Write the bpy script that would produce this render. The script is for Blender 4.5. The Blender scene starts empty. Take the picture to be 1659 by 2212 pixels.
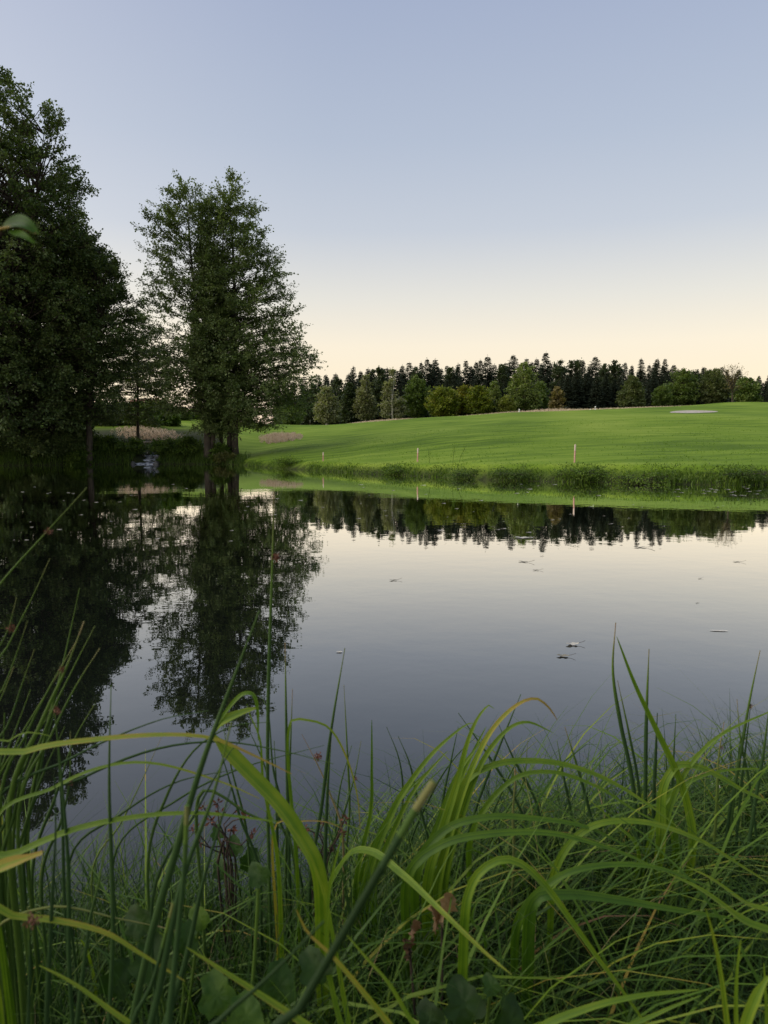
import bpy, math, random
import numpy as np
from mathutils import Vector

R = math.radians
random.seed(7)
rng = np.random.default_rng(11)
sc = bpy.context.scene
col = sc.collection

# ------------------------------------------------------------------ camera
CAM_H = 1.45                      # metres above the pond surface
PITCH = R(4.747)                  # looking slightly down
FPX = 1662.0                      # focal length for a 1659 px wide frame
cam = bpy.data.cameras.new('camera')
cam_o = bpy.data.objects.new('camera', cam); col.objects.link(cam_o)
cam.sensor_fit = 'VERTICAL'
cam.sensor_height = 34.6
cam.lens = 34.6 * FPX / 2212.0
cam.clip_start = 0.02
cam.clip_end = 6000
cam_o.location = (0, 0, CAM_H)
cam_o.rotation_euler = (math.pi / 2 - PITCH, 0, 0)
cam.dof.use_dof = True
cam.dof.focus_distance = 6.0
cam.dof.aperture_fstop = 9.5
sc.camera = cam_o

# ------------------------------------------------------------------ sky and sun (dusk, sun just down on the left)
SUN_EL, SUN_AZ = R(12.0), R(-97.0)     # azimuth from +Y, negative = left
world = bpy.data.worlds.new('World'); sc.world = world
world.use_nodes = True
wn = world.node_tree; wn.nodes.clear()
w_out = wn.nodes.new('ShaderNodeOutputWorld')
w_add = wn.nodes.new('ShaderNodeAddShader')
bg1 = wn.nodes.new('ShaderNodeBackground'); bg2 = wn.nodes.new('ShaderNodeBackground')
nish = wn.nodes.new('ShaderNodeTexSky'); nish.sky_type = 'NISHITA'; nish.sun_disc = False
nish.sun_elevation = R(3.0); nish.sun_rotation = SUN_AZ
bg1.inputs[1].default_value = 0.05
wn.links.new(nish.outputs[0], bg1.inputs[0])
w_tc = wn.nodes.new('ShaderNodeTexCoord')
w_sep = wn.nodes.new('ShaderNodeSeparateXYZ')
wn.links.new(w_tc.outputs['Generated'], w_sep.inputs[0])
ramp = wn.nodes.new('ShaderNodeValToRGB')
ramp.color_ramp.interpolation = 'LINEAR'
SKY = [(0.000, (0.88, 0.64, 0.51)), (0.070, (0.93, 0.79, 0.60)), (0.128, (0.90, 0.795, 0.65)), (0.184, (0.745, 0.715, 0.665)),
       (0.264, (0.53, 0.565, 0.645)), (0.358, (0.430, 0.485, 0.605)), (0.483, (0.352, 0.408, 0.560)), (0.70, (0.25, 0.31, 0.50)), (1.0, (0.18, 0.24, 0.44))]
els = ramp.color_ramp.elements
els[0].position, els[0].color = SKY[0][0], (*SKY[0][1], 1)
els[1].position, els[1].color = SKY[-1][0], (*SKY[-1][1], 1)
for p, c in SKY[1:-1]:
    e = els.new(p); e.color = (*c, 1)
wn.links.new(w_sep.outputs['Z'], ramp.inputs[0])
# afterglow: the sky is lighter towards the place where the sun went down
w_dot = wn.nodes.new('ShaderNodeVectorMath'); w_dot.operation = 'DOT_PRODUCT'; w_dot.inputs[1].default_value = (math.sin(SUN_AZ), math.cos(SUN_AZ), 0.15)
wn.links.new(w_tc.outputs['Generated'], w_dot.inputs[0])
w_max = wn.nodes.new('ShaderNodeMath'); w_max.operation = 'MAXIMUM'; w_max.inputs[1].default_value = 0.0; wn.links.new(w_dot.outputs['Value'], w_max.inputs[0])
w_pow = wn.nodes.new('ShaderNodeMath'); w_pow.operation = 'POWER'; w_pow.inputs[1].default_value = 1.3; wn.links.new(w_max.outputs[0], w_pow.inputs[0])
w_glow = wn.nodes.new('ShaderNodeMixRGB'); w_glow.blend_type = 'ADD'; w_glow.inputs[2].default_value = (0.36, 0.30, 0.24, 1)
wn.links.new(w_pow.outputs[0], w_glow.inputs[0]); wn.links.new(ramp.outputs[0], w_glow.inputs[1]); wn.links.new(w_glow.outputs[0], bg2.inputs[0])
bg2.inputs[1].default_value = 1.0
wn.links.new(bg1.outputs[0], w_add.inputs[0]); wn.links.new(bg2.outputs[0], w_add.inputs[1])
wn.links.new(w_add.outputs[0], w_out.inputs[0])

sun = bpy.data.lights.new('sun', 'SUN'); sun_o = bpy.data.objects.new('sun', sun); col.objects.link(sun_o)
sun.energy = 3.0; sun.angle = R(85); sun.color = (1.0, 0.90, 0.78)
sd = Vector((math.sin(SUN_AZ) * math.cos(R(35)), math.cos(SUN_AZ) * math.cos(R(35)), math.sin(R(35))))
sun_o.rotation_euler = (-sd).to_track_quat('-Z', 'Y').to_euler()
sun_o.location = (-40, -20, 40)

sc.view_settings.view_transform = 'Standard'
sc.view_settings.look = 'None'
sc.view_settings.gamma = 1.0
sc.view_settings.exposure = 0.0
sc.view_settings.use_curve_mapping = False
sc.cycles.max_bounces = 6
sc.cycles.diffuse_bounces = 2
sc.cycles.glossy_bounces = 3
sc.cycles.transmission_bounces = 4
sc.cycles.transparent_max_bounces = 4

# ------------------------------------------------------------------ helpers: rays and terrain
cp, sp = math.cos(PITCH), math.sin(PITCH)
def ray(u, v):
    a = (u - 829.5) / FPX; b = (1106.0 - v) / FPX
    return np.array([a, cp + b * sp, -sp + b * cp])
def P(u, v, Y):
    """point at world depth Y seen at (u, v) of the 1659 x 2212 picture"""
    d = ray(u, v); k = Y / d[1]
    return np.array([d[0] * k, Y, CAM_H + d[2] * k])
def elev(u, v):
    d = ray(u, v); return d[2] / d[1]
def PXM(Y): return Y / FPX       # metres per picture pixel at depth Y

def smooth(a, b, t):
    t = np.clip((t - a) / (b - a), 0, 1); return t * t * (3 - 2 * t)

FS = [(-3000, 1006), (-700, 1006), (0, 1006), (250, 1003), (310, 1003), (450, 1003), (505, 1004), (560, 1009), (620, 1014), (700, 1018), (800, 1024), (900, 1029),
      (1000, 1034), (1100, 1038), (1240, 1042), (1400, 1045), (1659, 1049), (2600, 1056)]
_fx, _fy = [], []
for u, v in FS:
    e = elev(u, v); Y = -CAM_H / e; _fx.append((u - 829.5) / FPX * Y / (cp + (1106 - v) / FPX * sp) ); _fy.append(Y)
_fx, _fy = np.array(_fx), np.array(_fy)
_o = np.argsort(_fx); _fx, _fy = _fx[_o], _fy[_o]
def y_far(x): return np.interp(x, _fx, _fy) + 0.35 * np.sin(x * 0.9) + 0.25 * np.sin(x * 2.1 + 1)
def y_near(x): return np.interp(x, [-60, -3, -1.0, -0.3, 0.4, 1.2, 2.5, 60], [2.0, 2.0, 2.05, 2.25, 2.6, 2.95, 3.2, 3.4]) + 0.07 * np.sin(x * 5.0) + 0.05 * np.sin(x * 11 + 2)
EU = [(-3000, 893), (0, 893), (300, 894), (420, 902), (560, 915), (640, 918), (708, 918), (800, 912), (860, 908), (900, 905), (1000, 899), (1100, 891), (1200, 888), (1300, 884), (1400, 880), (1500, 878), (1560, 876), (1659, 875), (4000, 866)]
_eu = np.array([(u - 829.5) / FPX for u, v in EU]); _ee = np.array([elev(829.5, v) for u, v in EU])
YC = 118.0
STREAM_X = -21.7
def ground_z(x, y):
    x = np.asarray(x, float); y = np.asarray(y, float)
    yf, yn = y_far(x), y_near(x)
    ax = x / np.maximum(y, 20.0)
    E = np.interp(ax, _eu, _ee)
    bank = np.interp(x, [-60, -26, -18, -13, -8, 2, 8, 60], [1.0, 1.0, 0.9, 0.45, 0.45, 0.6, 0.72, 0.75])
    df = y - yf
    zcrest = CAM_H + E * YC
    s = np.clip((y - yf - 1.5) / (YC - yf - 1.5), 0, 1)
    zf = bank * smooth(-0.15, 1.6, df) + (zcrest - bank) * s ** 1.1
    und = np.sin(x * 0.11 + 1.3) * np.sin(y * 0.13) * 0.22 + np.sin(x * 0.05 + y * 0.09) * 0.2
    zf = zf + 1.0 * und * smooth(4, 30, df) * (1 - smooth(90, 118, y))
    zb = CAM_H + E * np.minimum(y, 300.0)
    zfar = np.where(y < YC, zf, zb)
    # mound on the right behind the bunker, small ridge left of centre
    zfar = zfar + 0.6 * np.exp(-((x - 63) / 9) ** 2 - ((y - 136) / 8) ** 2) + 0.3 * np.exp(-((x - 6) / 9) ** 2 - ((y - 112) / 6) ** 2)
    # stream channel through the left bank
    ch = np.exp(-((x - STREAM_X - 0.06 * (y - 70)) / 1.1) ** 2) * smooth(-1, 1, df) * (1 - smooth(84, 90, y))
    zfar = zfar - ch * 0.75
    dn = yn - y
    zn = 0.34 * smooth(-0.1, 1.1, dn) + 0.06 * np.clip(dn, 0, 6) + 0.03 * np.sin(x * 7 + y * 3) * smooth(0, 0.5, dn)
    dep = -np.minimum(0.9, 0.3 * np.minimum(y - yn, yf - y)) - 0.02
    z = np.where(y >= yf - 0.15, zfar, np.where(y <= yn + 0.1, zn, dep))
    z = np.where((y >= yf - 0.15) & (y < yf), np.minimum(z, -0.02 + 0.2 * np.maximum(df + 0.15, 0)), z)
    # the pond closes far out to the sides
    side = smooth(75, 95, np.abs(x))
    z = np.where((y > yn) & (y < yf), dep * (1 - side) + 0.8 * side, z)
    return z
def gz(x, y): return float(ground_z(np.array([x]), np.array([y]))[0])
def hit(u, v, y0=20.0, y1=400.0):
    """first point of the ground beyond y0 on the line of sight (u, v)"""
    d = ray(u, v); ys = np.linspace(y0, y1, 6000); xs = d[0] / d[1] * ys; zs = CAM_H + d[2] / d[1] * ys
    below = np.nonzero(zs <= ground_z(xs, ys))[0]
    i = below[0] if len(below) else len(ys) - 1
    return np.array([xs[i], ys[i], gz(xs[i], ys[i])])
def on_ground(u, Y):
    x = (u - 829.5) / FPX * Y * 1.0
    return np.array([x, Y, gz(x, Y)])

# ------------------------------------------------------------------ helpers: meshes
class MB:
    def __init__(s): s.v, s.q, s.t, s.qa, s.ta, s.n = [], [], [], [], [], 0
    def quads(s, v, q, tint=None):
        v = np.asarray(v, float).reshape(-1, 3); q = np.asarray(q, int).reshape(-1, 4)
        s.q.append(q + s.n); s.v.append(v); s.n += len(v)
        s.qa.append(np.full(len(q), 0.5) if tint is None else np.broadcast_to(np.asarray(tint, float), (len(q),)))
        return s
    def tris(s, v, t, tint=None):
        v = np.asarray(v, float).reshape(-1, 3); t = np.asarray(t, int).reshape(-1, 3)
        s.t.append(t + s.n); s.v.append(v); s.n += len(v)
        s.ta.append(np.full(len(t), 0.5) if tint is None else np.broadcast_to(np.asarray(tint, float), (len(t),)))
        return s
    def mesh(s, name, mat, smooth_=False):
        me = bpy.data.meshes.new(name)
        v = np.concatenate(s.v) if s.v else np.zeros((0, 3))
        q = np.concatenate(s.q) if s.q else np.zeros((0, 4), int)
        t = np.concatenate(s.t) if s.t else np.zeros((0, 3), int)
        me.vertices.add(len(v)); me.vertices.foreach_set('co', v.astype(np.float32).ravel())
        nl = q.size + t.size; npol = len(q) + len(t)
        me.loops.add(nl); me.polygons.add(npol)
        me.loops.foreach_set('vertex_index', np.concatenate([q.ravel(), t.ravel()]).astype(np.int32))
        ls = np.concatenate([np.arange(len(q)) * 4, q.size + np.arange(len(t)) * 3]).astype(np.int32)
        me.polygons.foreach_set('loop_start', ls)
        if smooth_: me.polygons.foreach_set('use_smooth', np.ones(npol, bool))
        me.update(calc_edges=True)
        at = me.attributes.new('tint', 'FLOAT', 'FACE')
        ta = np.concatenate((s.qa if s.qa else []) + (s.ta if s.ta else [])) if npol else np.zeros(0)
        at.data.foreach_set('value', ta.astype(np.float32))
        if mat: me.materials.append(mat)
        return me
    def build(s, name, mat, parent=None, smooth_=False):
        o = bpy.data.objects.new(name, s.mesh(name, mat, smooth_)); col.objects.link(o)
        if parent is not None:
            o.parent = parent
            o.matrix_parent_inverse = parent_inv(parent)
        return o
def parent_inv(p):
    from mathutils import Matrix
    return Matrix.Translation(-Vector(p.location)) if p.parent is None else Matrix.Translation(-Vector(p.get('_loc', (0, 0, 0))))
def thing(name, label, cat, loc=(0, 0, 0), group=None):
    o = bpy.data.objects.new(name, None); col.objects.link(o)
    o.location = tuple(float(c) for c in loc); o.empty_display_size = 0.1
    return tag(o, label, cat, group)
def tag(o, label, cat, group=None):
    o['label'] = label; o['category'] = cat
    if group: o['group'] = group
    return o
def kind(o, k, label=None):
    o['kind'] = k
    if label: o['label'] = label
    return o
def copy_tree(root, loc, scale, rotz, label, group):
    r = root.copy(); col.objects.link(r)
    r.location = tuple(float(c) for c in loc); r.scale = scale; r.rotation_euler = (0, 0, rotz)
    r['label'] = label; r['group'] = group
    for ch in list(root.children):
        c = ch.copy(); col.objects.link(c); c.parent = r
    return r

def unit(a): return a / np.maximum(np.linalg.norm(a, axis=-1, keepdims=True), 1e-9)
def tube(mb, path, rad, sides=6, cap=False, tint=0.5, wob=0.0):
    path = np.asarray(path, float); n = len(path); rad = np.broadcast_to(np.asarray(rad, float), (n,))
    tan = unit(np.gradient(path, axis=0))
    ref = np.array([0.0, 0, 1]) if abs(tan[:, 2]).mean() < 0.8 else np.array([0.0, 1, 0])
    a = unit(np.cross(tan, ref)); b = np.cross(tan, a)
    th = np.arange(sides) * 2 * math.pi / sides
    ring = a[:, None] * np.cos(th)[None, :, None] + b[:, None] * np.sin(th)[None, :, None]
    w = 1 + (rng.uniform(-wob, wob, (n, sides)) if wob else 0)
    v = (path[:, None] + ring * (rad[:, None] * w)[..., None]).reshape(-1, 3)
    i = np.arange(n - 1)[:, None] * sides; j = np.arange(sides)[None]; j2 = (j + 1) % sides
    q = np.stack([i + j, i + j2, i + sides + j2, i + sides + j], -1).reshape(-1, 4)
    mb.quads(v, q, tint)
    if cap:
        top = (n - 1) * sides
        c = path[-1] + tan[-1] * rad[-1] * 0.3
        vv = np.concatenate([v[top:top + sides], c[None]])
        k = np.arange(sides)
        mb.tris(vv, np.stack([k, (k + 1) % sides, np.full(sides, sides)], -1), tint)
    return mb
def tubes_batch(mb, paths, rads, sides=4):
    """paths (M, n, 3), rads (M, n)"""
    M, n, _ = paths.shape
    if M == 0: return
    tan = unit(np.gradient(paths, axis=1))
    ref = np.zeros_like(tan); ref[..., 2] = 1; vert = np.abs(tan[..., 2]) > 0.95; ref[vert] = (0, 1, 0)
    a = unit(np.cross(tan, ref)); b = np.cross(tan, a)
    th = np.arange(sides) * 2 * math.pi / sides
    v = paths[:, :, None] + (a[:, :, None] * np.cos(th)[:, None] + b[:, :, None] * np.sin(th)[:, None]) * rads[:, :, None, None]
    v = v.reshape(-1, 3)
    m = np.arange(M)[:, None, None] * n * sides; i = np.arange(n - 1)[None, :, None] * sides; j = np.arange(sides)[None, None]; j2 = (j + 1) % sides
    q = np.stack([m + i + j, m + i + j2, m + i + sides + j2, m + i + sides + j], -1).reshape(-1, 4)
    mb.quads(v, q)
def kites(mb, c, d, n, L, W, tint):
    """leaf faces: base c, direction d, face normal n"""
    d = unit(d); s = unit(np.cross(d, n)); L = np.asarray(L)[:, None]; W = np.asarray(W)[:, None]
    v = np.stack([c, c + d * L * 0.5 + s * W * 0.5, c + d * L, c + d * L * 0.5 - s * W * 0.5], 1).reshape(-1, 3)
    mb.quads(v, np.arange(len(c) * 4).reshape(-1, 4), tint)
def blades(mb, root, dirxy, h, bend, w, tint):
    """grass blades: tapered strips of three faces"""
    N = len(root); ts = np.array([0, 0.4, 0.75, 1.0]); ws = np.array([1.0, 0.85, 0.5])
    d3 = np.concatenate([dirxy, np.zeros((N, 1))], 1)
    perp = unit(np.stack([-dirxy[:, 1], dirxy[:, 0], np.zeros(N)], -1) + 0.25 * rng.normal(size=(N, 3)))
    pts = root[:, None] + d3[:, None] * (bend * h)[:, None, None] * (ts ** 2)[None, :, None]
    pts[..., 2] += h[:, None] * (ts[None] - 0.42 * np.minimum(bend, 1.6)[:, None] * ts[None] ** 2)
    lv = pts[:, :3] + perp[:, None] * (w[:, None] * ws)[..., None] * 0.5
    rv = pts[:, :3] - perp[:, None] * (w[:, None] * ws)[..., None] * 0.5
    v = np.concatenate([np.stack([lv, rv], 2).reshape(N, 6, 3), pts[:, 3:]], 1)
    b = (np.arange(N) * 7)[:, None]
    q = np.concatenate([b + np.array([[0, 1, 3, 2]]), b + np.array([[2, 3, 5, 4]])], 1).reshape(-1, 4)
    s0 = mb.n
    mb.quads(v.reshape(-1, 3), q, np.repeat(tint, 2))
    mb.t.append(s0 + (b + np.array([[4, 5, 6]]))); mb.ta.append(np.asarray(tint, float))
def box(mb, c, s, tint=0.5):
    c = np.asarray(c, float); s = np.asarray(s, float) / 2
    v = np.array([[x, y, z] for z in (-1, 1) for y in (-1, 1) for x in (-1, 1)]) * s + c
    mb.quads(v, [[0, 2, 3, 1], [4, 5, 7, 6], [0, 1, 5, 4], [2, 6, 7, 3], [0, 4, 6, 2], [1, 3, 7, 5]], tint); return mb

# ------------------------------------------------------------------ materials
def nodemat(name):
    m = bpy.data.materials.new(name); m.use_nodes = True
    nt = m.node_tree; nt.nodes.clear()
    out = nt.nodes.new('ShaderNodeOutputMaterial')
    return m, nt, out
def N(nt, t, **kw):
    n = nt.nodes.new(t)
    for k, v in kw.items(): setattr(n, k, v)
    return n
def cramp(nt, stops):
    r = N(nt, 'ShaderNodeValToRGB'); e = r.color_ramp.elements
    e[0].position, e[0].color = stops[0][0], (*stops[0][1], 1)
    e[1].position, e[1].color = stops[-1][0], (*stops[-1][1], 1)
    for p, c in stops[1:-1]:
        k = e.new(p); k.color = (*c, 1)
    return r
def leafmat(name, stops, transl=0.3, rough=0.5, spec=0.25, noise=0.0, nscale=30, tcol=(1.3, 1.5, 0.5)):
    m, nt, out = nodemat(name)
    at = N(nt, 'ShaderNodeAttribute', attribute_name='tint')
    r = cramp(nt, stops)
    src = at.outputs['Fac']
    if noise:
        tc = N(nt, 'ShaderNodeTexCoord'); nz = N(nt, 'ShaderNodeTexNoise'); nz.inputs['Scale'].default_value = nscale; nz.inputs['Detail'].default_value = 3
        nt.links.new(tc.outputs['Object'], nz.inputs['Vector'])
        ma = N(nt, 'ShaderNodeMath', operation='MULTIPLY_ADD'); ma.inputs[1].default_value = noise
        sb = N(nt, 'ShaderNodeMath', operation='SUBTRACT'); sb.inputs[1].default_value = 0.5
        nt.links.new(nz.outputs['Fac'], sb.inputs[0]); nt.links.new(sb.outputs[0], ma.inputs[0]); nt.links.new(src, ma.inputs[2]); src = ma.outputs[0]
    nt.links.new(src, r.inputs[0])
    p = N(nt, 'ShaderNodeBsdfPrincipled'); p.inputs['Roughness'].default_value = rough; p.inputs['Specular IOR Level'].default_value = spec
    t = N(nt, 'ShaderNodeBsdfTranslucent'); mx = N(nt, 'ShaderNodeMixShader'); mx.inputs[0].default_value = transl
    mul = N(nt, 'ShaderNodeMixRGB', blend_type='MULTIPLY'); mul.inputs[0].default_value = 1; mul.inputs[2].default_value = (*tcol, 1)
    nt.links.new(r.outputs[0], p.inputs['Base Color']); nt.links.new(r.outputs[0], mul.inputs[1]); nt.links.new(mul.outputs[0], t.inputs['Color'])
    nt.links.new(p.outputs[0], mx.inputs[1]); nt.links.new(t.outputs[0], mx.inputs[2]); nt.links.new(mx.outputs[0], out.inputs[0])
    return m
def noisemat(name, stops, scale=5, detail=6, rough=0.9, spec=0.2, bump=0.0, bscale=None, stretch=(1, 1, 1)):
    m, nt, out = nodemat(name)
    tc = N(nt, 'ShaderNodeTexCoord'); mp = N(nt, 'ShaderNodeMapping'); mp.inputs['Scale'].default_value = stretch
    nz = N(nt, 'ShaderNodeTexNoise'); nz.inputs['Scale'].default_value = scale; nz.inputs['Detail'].default_value = detail
    nt.links.new(tc.outputs['Object'], mp.inputs[0]); nt.links.new(mp.outputs[0], nz.inputs['Vector'])
    r = cramp(nt, stops); nt.links.new(nz.outputs['Fac'], r.inputs[0])
    p = N(nt, 'ShaderNodeBsdfPrincipled'); p.inputs['Roughness'].default_value = rough; p.inputs['Specular IOR Level'].default_value = spec
    nt.links.new(r.outputs[0], p.inputs['Base Color'])
    if bump:
        n2 = N(nt, 'ShaderNodeTexNoise'); n2.inputs['Scale'].default_value = bscale or scale * 3; n2.inputs['Detail'].default_value = 5
        nt.links.new(mp.outputs[0], n2.inputs['Vector'])
        b = N(nt, 'ShaderNodeBump'); b.inputs['Strength'].default_value = bump; b.inputs['Distance'].default_value = 0.05
        nt.links.new(n2.outputs['Fac'], b.inputs['Height']); nt.links.new(b.outputs[0], p.inputs['Normal'])
    nt.links.new(p.outputs[0], out.inputs[0])
    return m

M = {}
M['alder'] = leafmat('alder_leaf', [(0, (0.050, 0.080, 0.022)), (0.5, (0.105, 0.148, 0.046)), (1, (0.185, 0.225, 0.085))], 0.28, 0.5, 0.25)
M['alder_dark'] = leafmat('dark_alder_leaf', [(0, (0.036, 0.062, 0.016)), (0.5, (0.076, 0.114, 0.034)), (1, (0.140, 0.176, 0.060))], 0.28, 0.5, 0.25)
M['shrub'] = leafmat('shrub_leaf', [(0, (0.030, 0.060, 0.010)), (0.5, (0.070, 0.120, 0.018)), (1, (0.130, 0.190, 0.035))], 0.3, 0.55, 0.2)
M['birch'] = leafmat('birch_leaf', [(0, (0.120, 0.130, 0.062)), (0.5, (0.195, 0.205, 0.105)), (1, (0.270, 0.280, 0.150))], 0.3, 0.55, 0.2)
M['lightbirch'] = leafmat('pale_birch_leaf', [(0, (0.085, 0.125, 0.030)), (0.5, (0.155, 0.200, 0.055)), (1, (0.225, 0.270, 0.085))], 0.3, 0.55, 0.2)
M['maple'] = leafmat('maple_leaf', [(0, (0.055, 0.085, 0.010)), (0.5, (0.130, 0.165, 0.020)), (1, (0.260, 0.260, 0.035))], 0.3)
M['maple_gold'] = leafmat('golden_maple_leaf', [(0, (0.07, 0.09, 0.012)), (0.5, (0.18, 0.18, 0.025)), (1, (0.36, 0.27, 0.035))], 0.3)
M['green'] = leafmat('green_leaf', [(0, (0.050, 0.085, 0.020)), (0.5, (0.100, 0.150, 0.034)), (1, (0.165, 0.210, 0.055))], 0.3)
M['dull'] = leafmat('dull_leaf', [(0, (0.055, 0.078, 0.028)), (0.5, (0.100, 0.125, 0.045)), (1, (0.160, 0.180, 0.070))], 0.28)
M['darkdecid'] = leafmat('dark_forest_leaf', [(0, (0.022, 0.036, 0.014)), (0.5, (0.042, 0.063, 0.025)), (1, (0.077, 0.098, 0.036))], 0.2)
M['lightbush'] = leafmat('light_bush_leaf', [(0, (0.099, 0.121, 0.022)), (0.5, (0.176, 0.198, 0.039)), (1, (0.242, 0.264, 0.055))], 0.3)
M['spruce'] = leafmat('spruce_needle', [(0, (0.018, 0.027, 0.017)), (0.5, (0.036, 0.051, 0.028)), (1, (0.063, 0.078, 0.042))], 0.06, 0.7, 0.15)
M['sparse'] = leafmat('autumn_leaf', [(0, (0.10, 0.085, 0.03)), (0.5, (0.16, 0.13, 0.05)), (1, (0.22, 0.18, 0.08))], 0.3)
M['bark'] = noisemat('bark', [(0.3, (0.030, 0.026, 0.020)), (0.7, (0.085, 0.073, 0.055))], 6, 8, 0.95, 0.1, 0.6, 14, (1, 1, 0.25))
M['birchbark'] = noisemat('birch_bark', [(0.35, (0.16, 0.15, 0.13)), (0.5, (0.42, 0.40, 0.35)), (0.8, (0.55, 0.52, 0.46))], 3, 5, 0.85, 0.2, 0.3, 6, (1, 1, 1.8))
M['bank_grass'] = leafmat('bank_grass_blade', [(0, (0.030, 0.058, 0.008)), (0.5, (0.085, 0.150, 0.014)), (1, (0.170, 0.250, 0.030))], 0.3)
M['dry_grass'] = leafmat('dry_grass_blade', [(0, (0.38, 0.29, 0.19)), (0.5, (0.55, 0.44, 0.32)), (1, (0.66, 0.56, 0.43))], 0.25, tcol=(1.1, 1.0, 0.9))
M['tuft'] = leafmat('fairway_blade', [(0, (0.084, 0.154, 0.017)), (1, (0.168, 0.280, 0.035))], 0.3)

# ground: fairway, rough and mud by zone
def ground_mat():
    m, nt, out = nodemat('ground')
    L = nt.links.new
    geo = N(nt, 'ShaderNodeNewGeometry'); at = N(nt, 'ShaderNodeAttribute', attribute_name='rough')
    def noise(scale, detail, st=(1, 1, 1)):
        mp = N(nt, 'ShaderNodeMapping'); mp.inputs['Scale'].default_value = st; L(geo.outputs['Position'], mp.inputs[0])
        n = N(nt, 'ShaderNodeTexNoise'); n.inputs['Scale'].default_value = scale; n.inputs['Detail'].default_value = detail; L(mp.outputs[0], n.inputs['Vector']); return n
    n1 = noise(0.06, 5, (1, 0.6, 1)); n2 = noise(0.9, 9, (0.22, 0.8, 1)); n3 = noise(9, 4)
    r1 = cramp(nt, [(0.28, (0.072, 0.135, 0.008)), (0.5, (0.138, 0.225, 0.016)), (0.72, (0.215, 0.295, 0.036))])  # noise tones paint in shading of hollows besides mowing streaks
    mixf = N(nt, 'ShaderNodeMath', operation='MULTIPLY_ADD'); mixf.inputs[1].default_value = 0.85
    sub = N(nt, 'ShaderNodeMath', operation='SUBTRACT'); sub.inputs[1].default_value = 0.5
    L(n2.outputs['Fac'], sub.inputs[0]); L(sub.outputs[0], mixf.inputs[0]); L(n1.outputs['Fac'], mixf.inputs[2])
    mix3 = N(nt, 'ShaderNodeMath', operation='MULTIPLY_ADD'); mix3.inputs[1].default_value = 0.30
    sub3 = N(nt, 'ShaderNodeMath', operation='SUBTRACT'); sub3.inputs[1].default_value = 0.5
    L(n3.outputs['Fac'], sub3.inputs[0]); L(sub3.outputs[0], mix3.inputs[0]); L(mixf.outputs[0], mix3.inputs[2])
    L(mix3.outputs[0], r1.inputs[0])
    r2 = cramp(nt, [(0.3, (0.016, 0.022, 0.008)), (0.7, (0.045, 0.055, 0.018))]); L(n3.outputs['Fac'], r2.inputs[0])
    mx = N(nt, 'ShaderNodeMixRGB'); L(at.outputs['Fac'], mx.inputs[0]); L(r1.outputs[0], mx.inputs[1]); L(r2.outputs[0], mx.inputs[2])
    p = N(nt, 'ShaderNodeBsdfPrincipled'); p.inputs['Roughness'].default_value = 0.9; p.inputs['Specular IOR Level'].default_value = 0.1
    L(mx.outputs[0], p.inputs['Base Color'])
    b = N(nt, 'ShaderNodeBump'); b.inputs['Strength'].default_value = 0.5; b.inputs['Distance'].default_value = 0.08
    L(mix3.outputs[0], b.inputs['Height']); L(b.outputs[0], p.inputs['Normal'])
    L(p.outputs[0], out.inputs[0]); return m
M['ground'] = ground_mat()
def water_mat():
    m, nt, out = nodemat('pond_water'); L = nt.links.new
    geo = N(nt, 'ShaderNodeNewGeometry')
    n = N(nt, 'ShaderNodeTexNoise'); n.inputs['Scale'].default_value = 2.2; n.inputs['Detail'].default_value = 3
    n2 = N(nt, 'ShaderNodeTexNoise'); n2.inputs['Scale'].default_value = 0.35; n2.inputs['Detail'].default_value = 2
    L(geo.outputs['Position'], n.inputs['Vector']); L(geo.outputs['Position'], n2.inputs['Vector'])
    ad = N(nt, 'ShaderNodeMath', operation='MULTIPLY_ADD'); ad.inputs[1].default_value = 3.0; L(n2.outputs['Fac'], ad.inputs[0]); L(n.outputs['Fac'], ad.inputs[2])
    b = N(nt, 'ShaderNodeBump'); b.inputs['Strength'].default_value = 1.0; b.inputs['Distance'].default_value = 0.0013
    L(ad.outputs[0], b.inputs['Height'])
    fr = N(nt, 'ShaderNodeFresnel'); fr.inputs['IOR'].default_value = 1.33; L(b.outputs[0], fr.inputs['Normal'])
    pw = N(nt, 'ShaderNodeMath', operation='MULTIPLY', use_clamp=True); pw.inputs[1].default_value = 1.75; L(fr.outputs[0], pw.inputs[0])
    gl = N(nt, 'ShaderNodeBsdfGlossy'); gl.inputs['Roughness'].default_value = 0.0; gl.inputs['Color'].default_value = (1, 1, 1, 1); L(b.outputs[0], gl.inputs['Normal'])
    df = N(nt, 'ShaderNodeBsdfDiffuse'); df.inputs['Color'].default_value = (0.006, 0.008, 0.006, 1)
    mx = N(nt, 'ShaderNodeMixShader'); L(pw.outputs[0], mx.inputs[0]); L(df.outputs[0], mx.inputs[1]); L(gl.outputs[0], mx.inputs[2])
    L(mx.outputs[0], out.inputs[0]); return m
M['water'] = water_mat()
M['sand'] = noisemat('bunker_sand', [(0.3, (0.36, 0.33, 0.27)), (0.7, (0.48, 0.44, 0.37))], 3, 5, 0.95, 0.1, 0.3, 9)
M['stake'] = noisemat('faded_red_paint', [(0.3, (0.44, 0.22, 0.19)), (0.7, (0.58, 0.34, 0.29))], 18, 4, 0.7, 0.2)
M['stake_top'] = noisemat('bleached_wood', [(0.3, (0.50, 0.40, 0.33)), (0.7, (0.62, 0.50, 0.42))], 18, 4, 0.8, 0.2)
M['white'] = noisemat('white_paint', [(0.3, (0.70, 0.70, 0.67)), (0.7, (0.80, 0.80, 0.77))], 8, 3, 0.6)
M['black'] = noisemat('black_paint', [(0.3, (0.02, 0.02, 0.02)), (0.7, (0.035, 0.035, 0.035))], 8, 3, 0.6)
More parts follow.
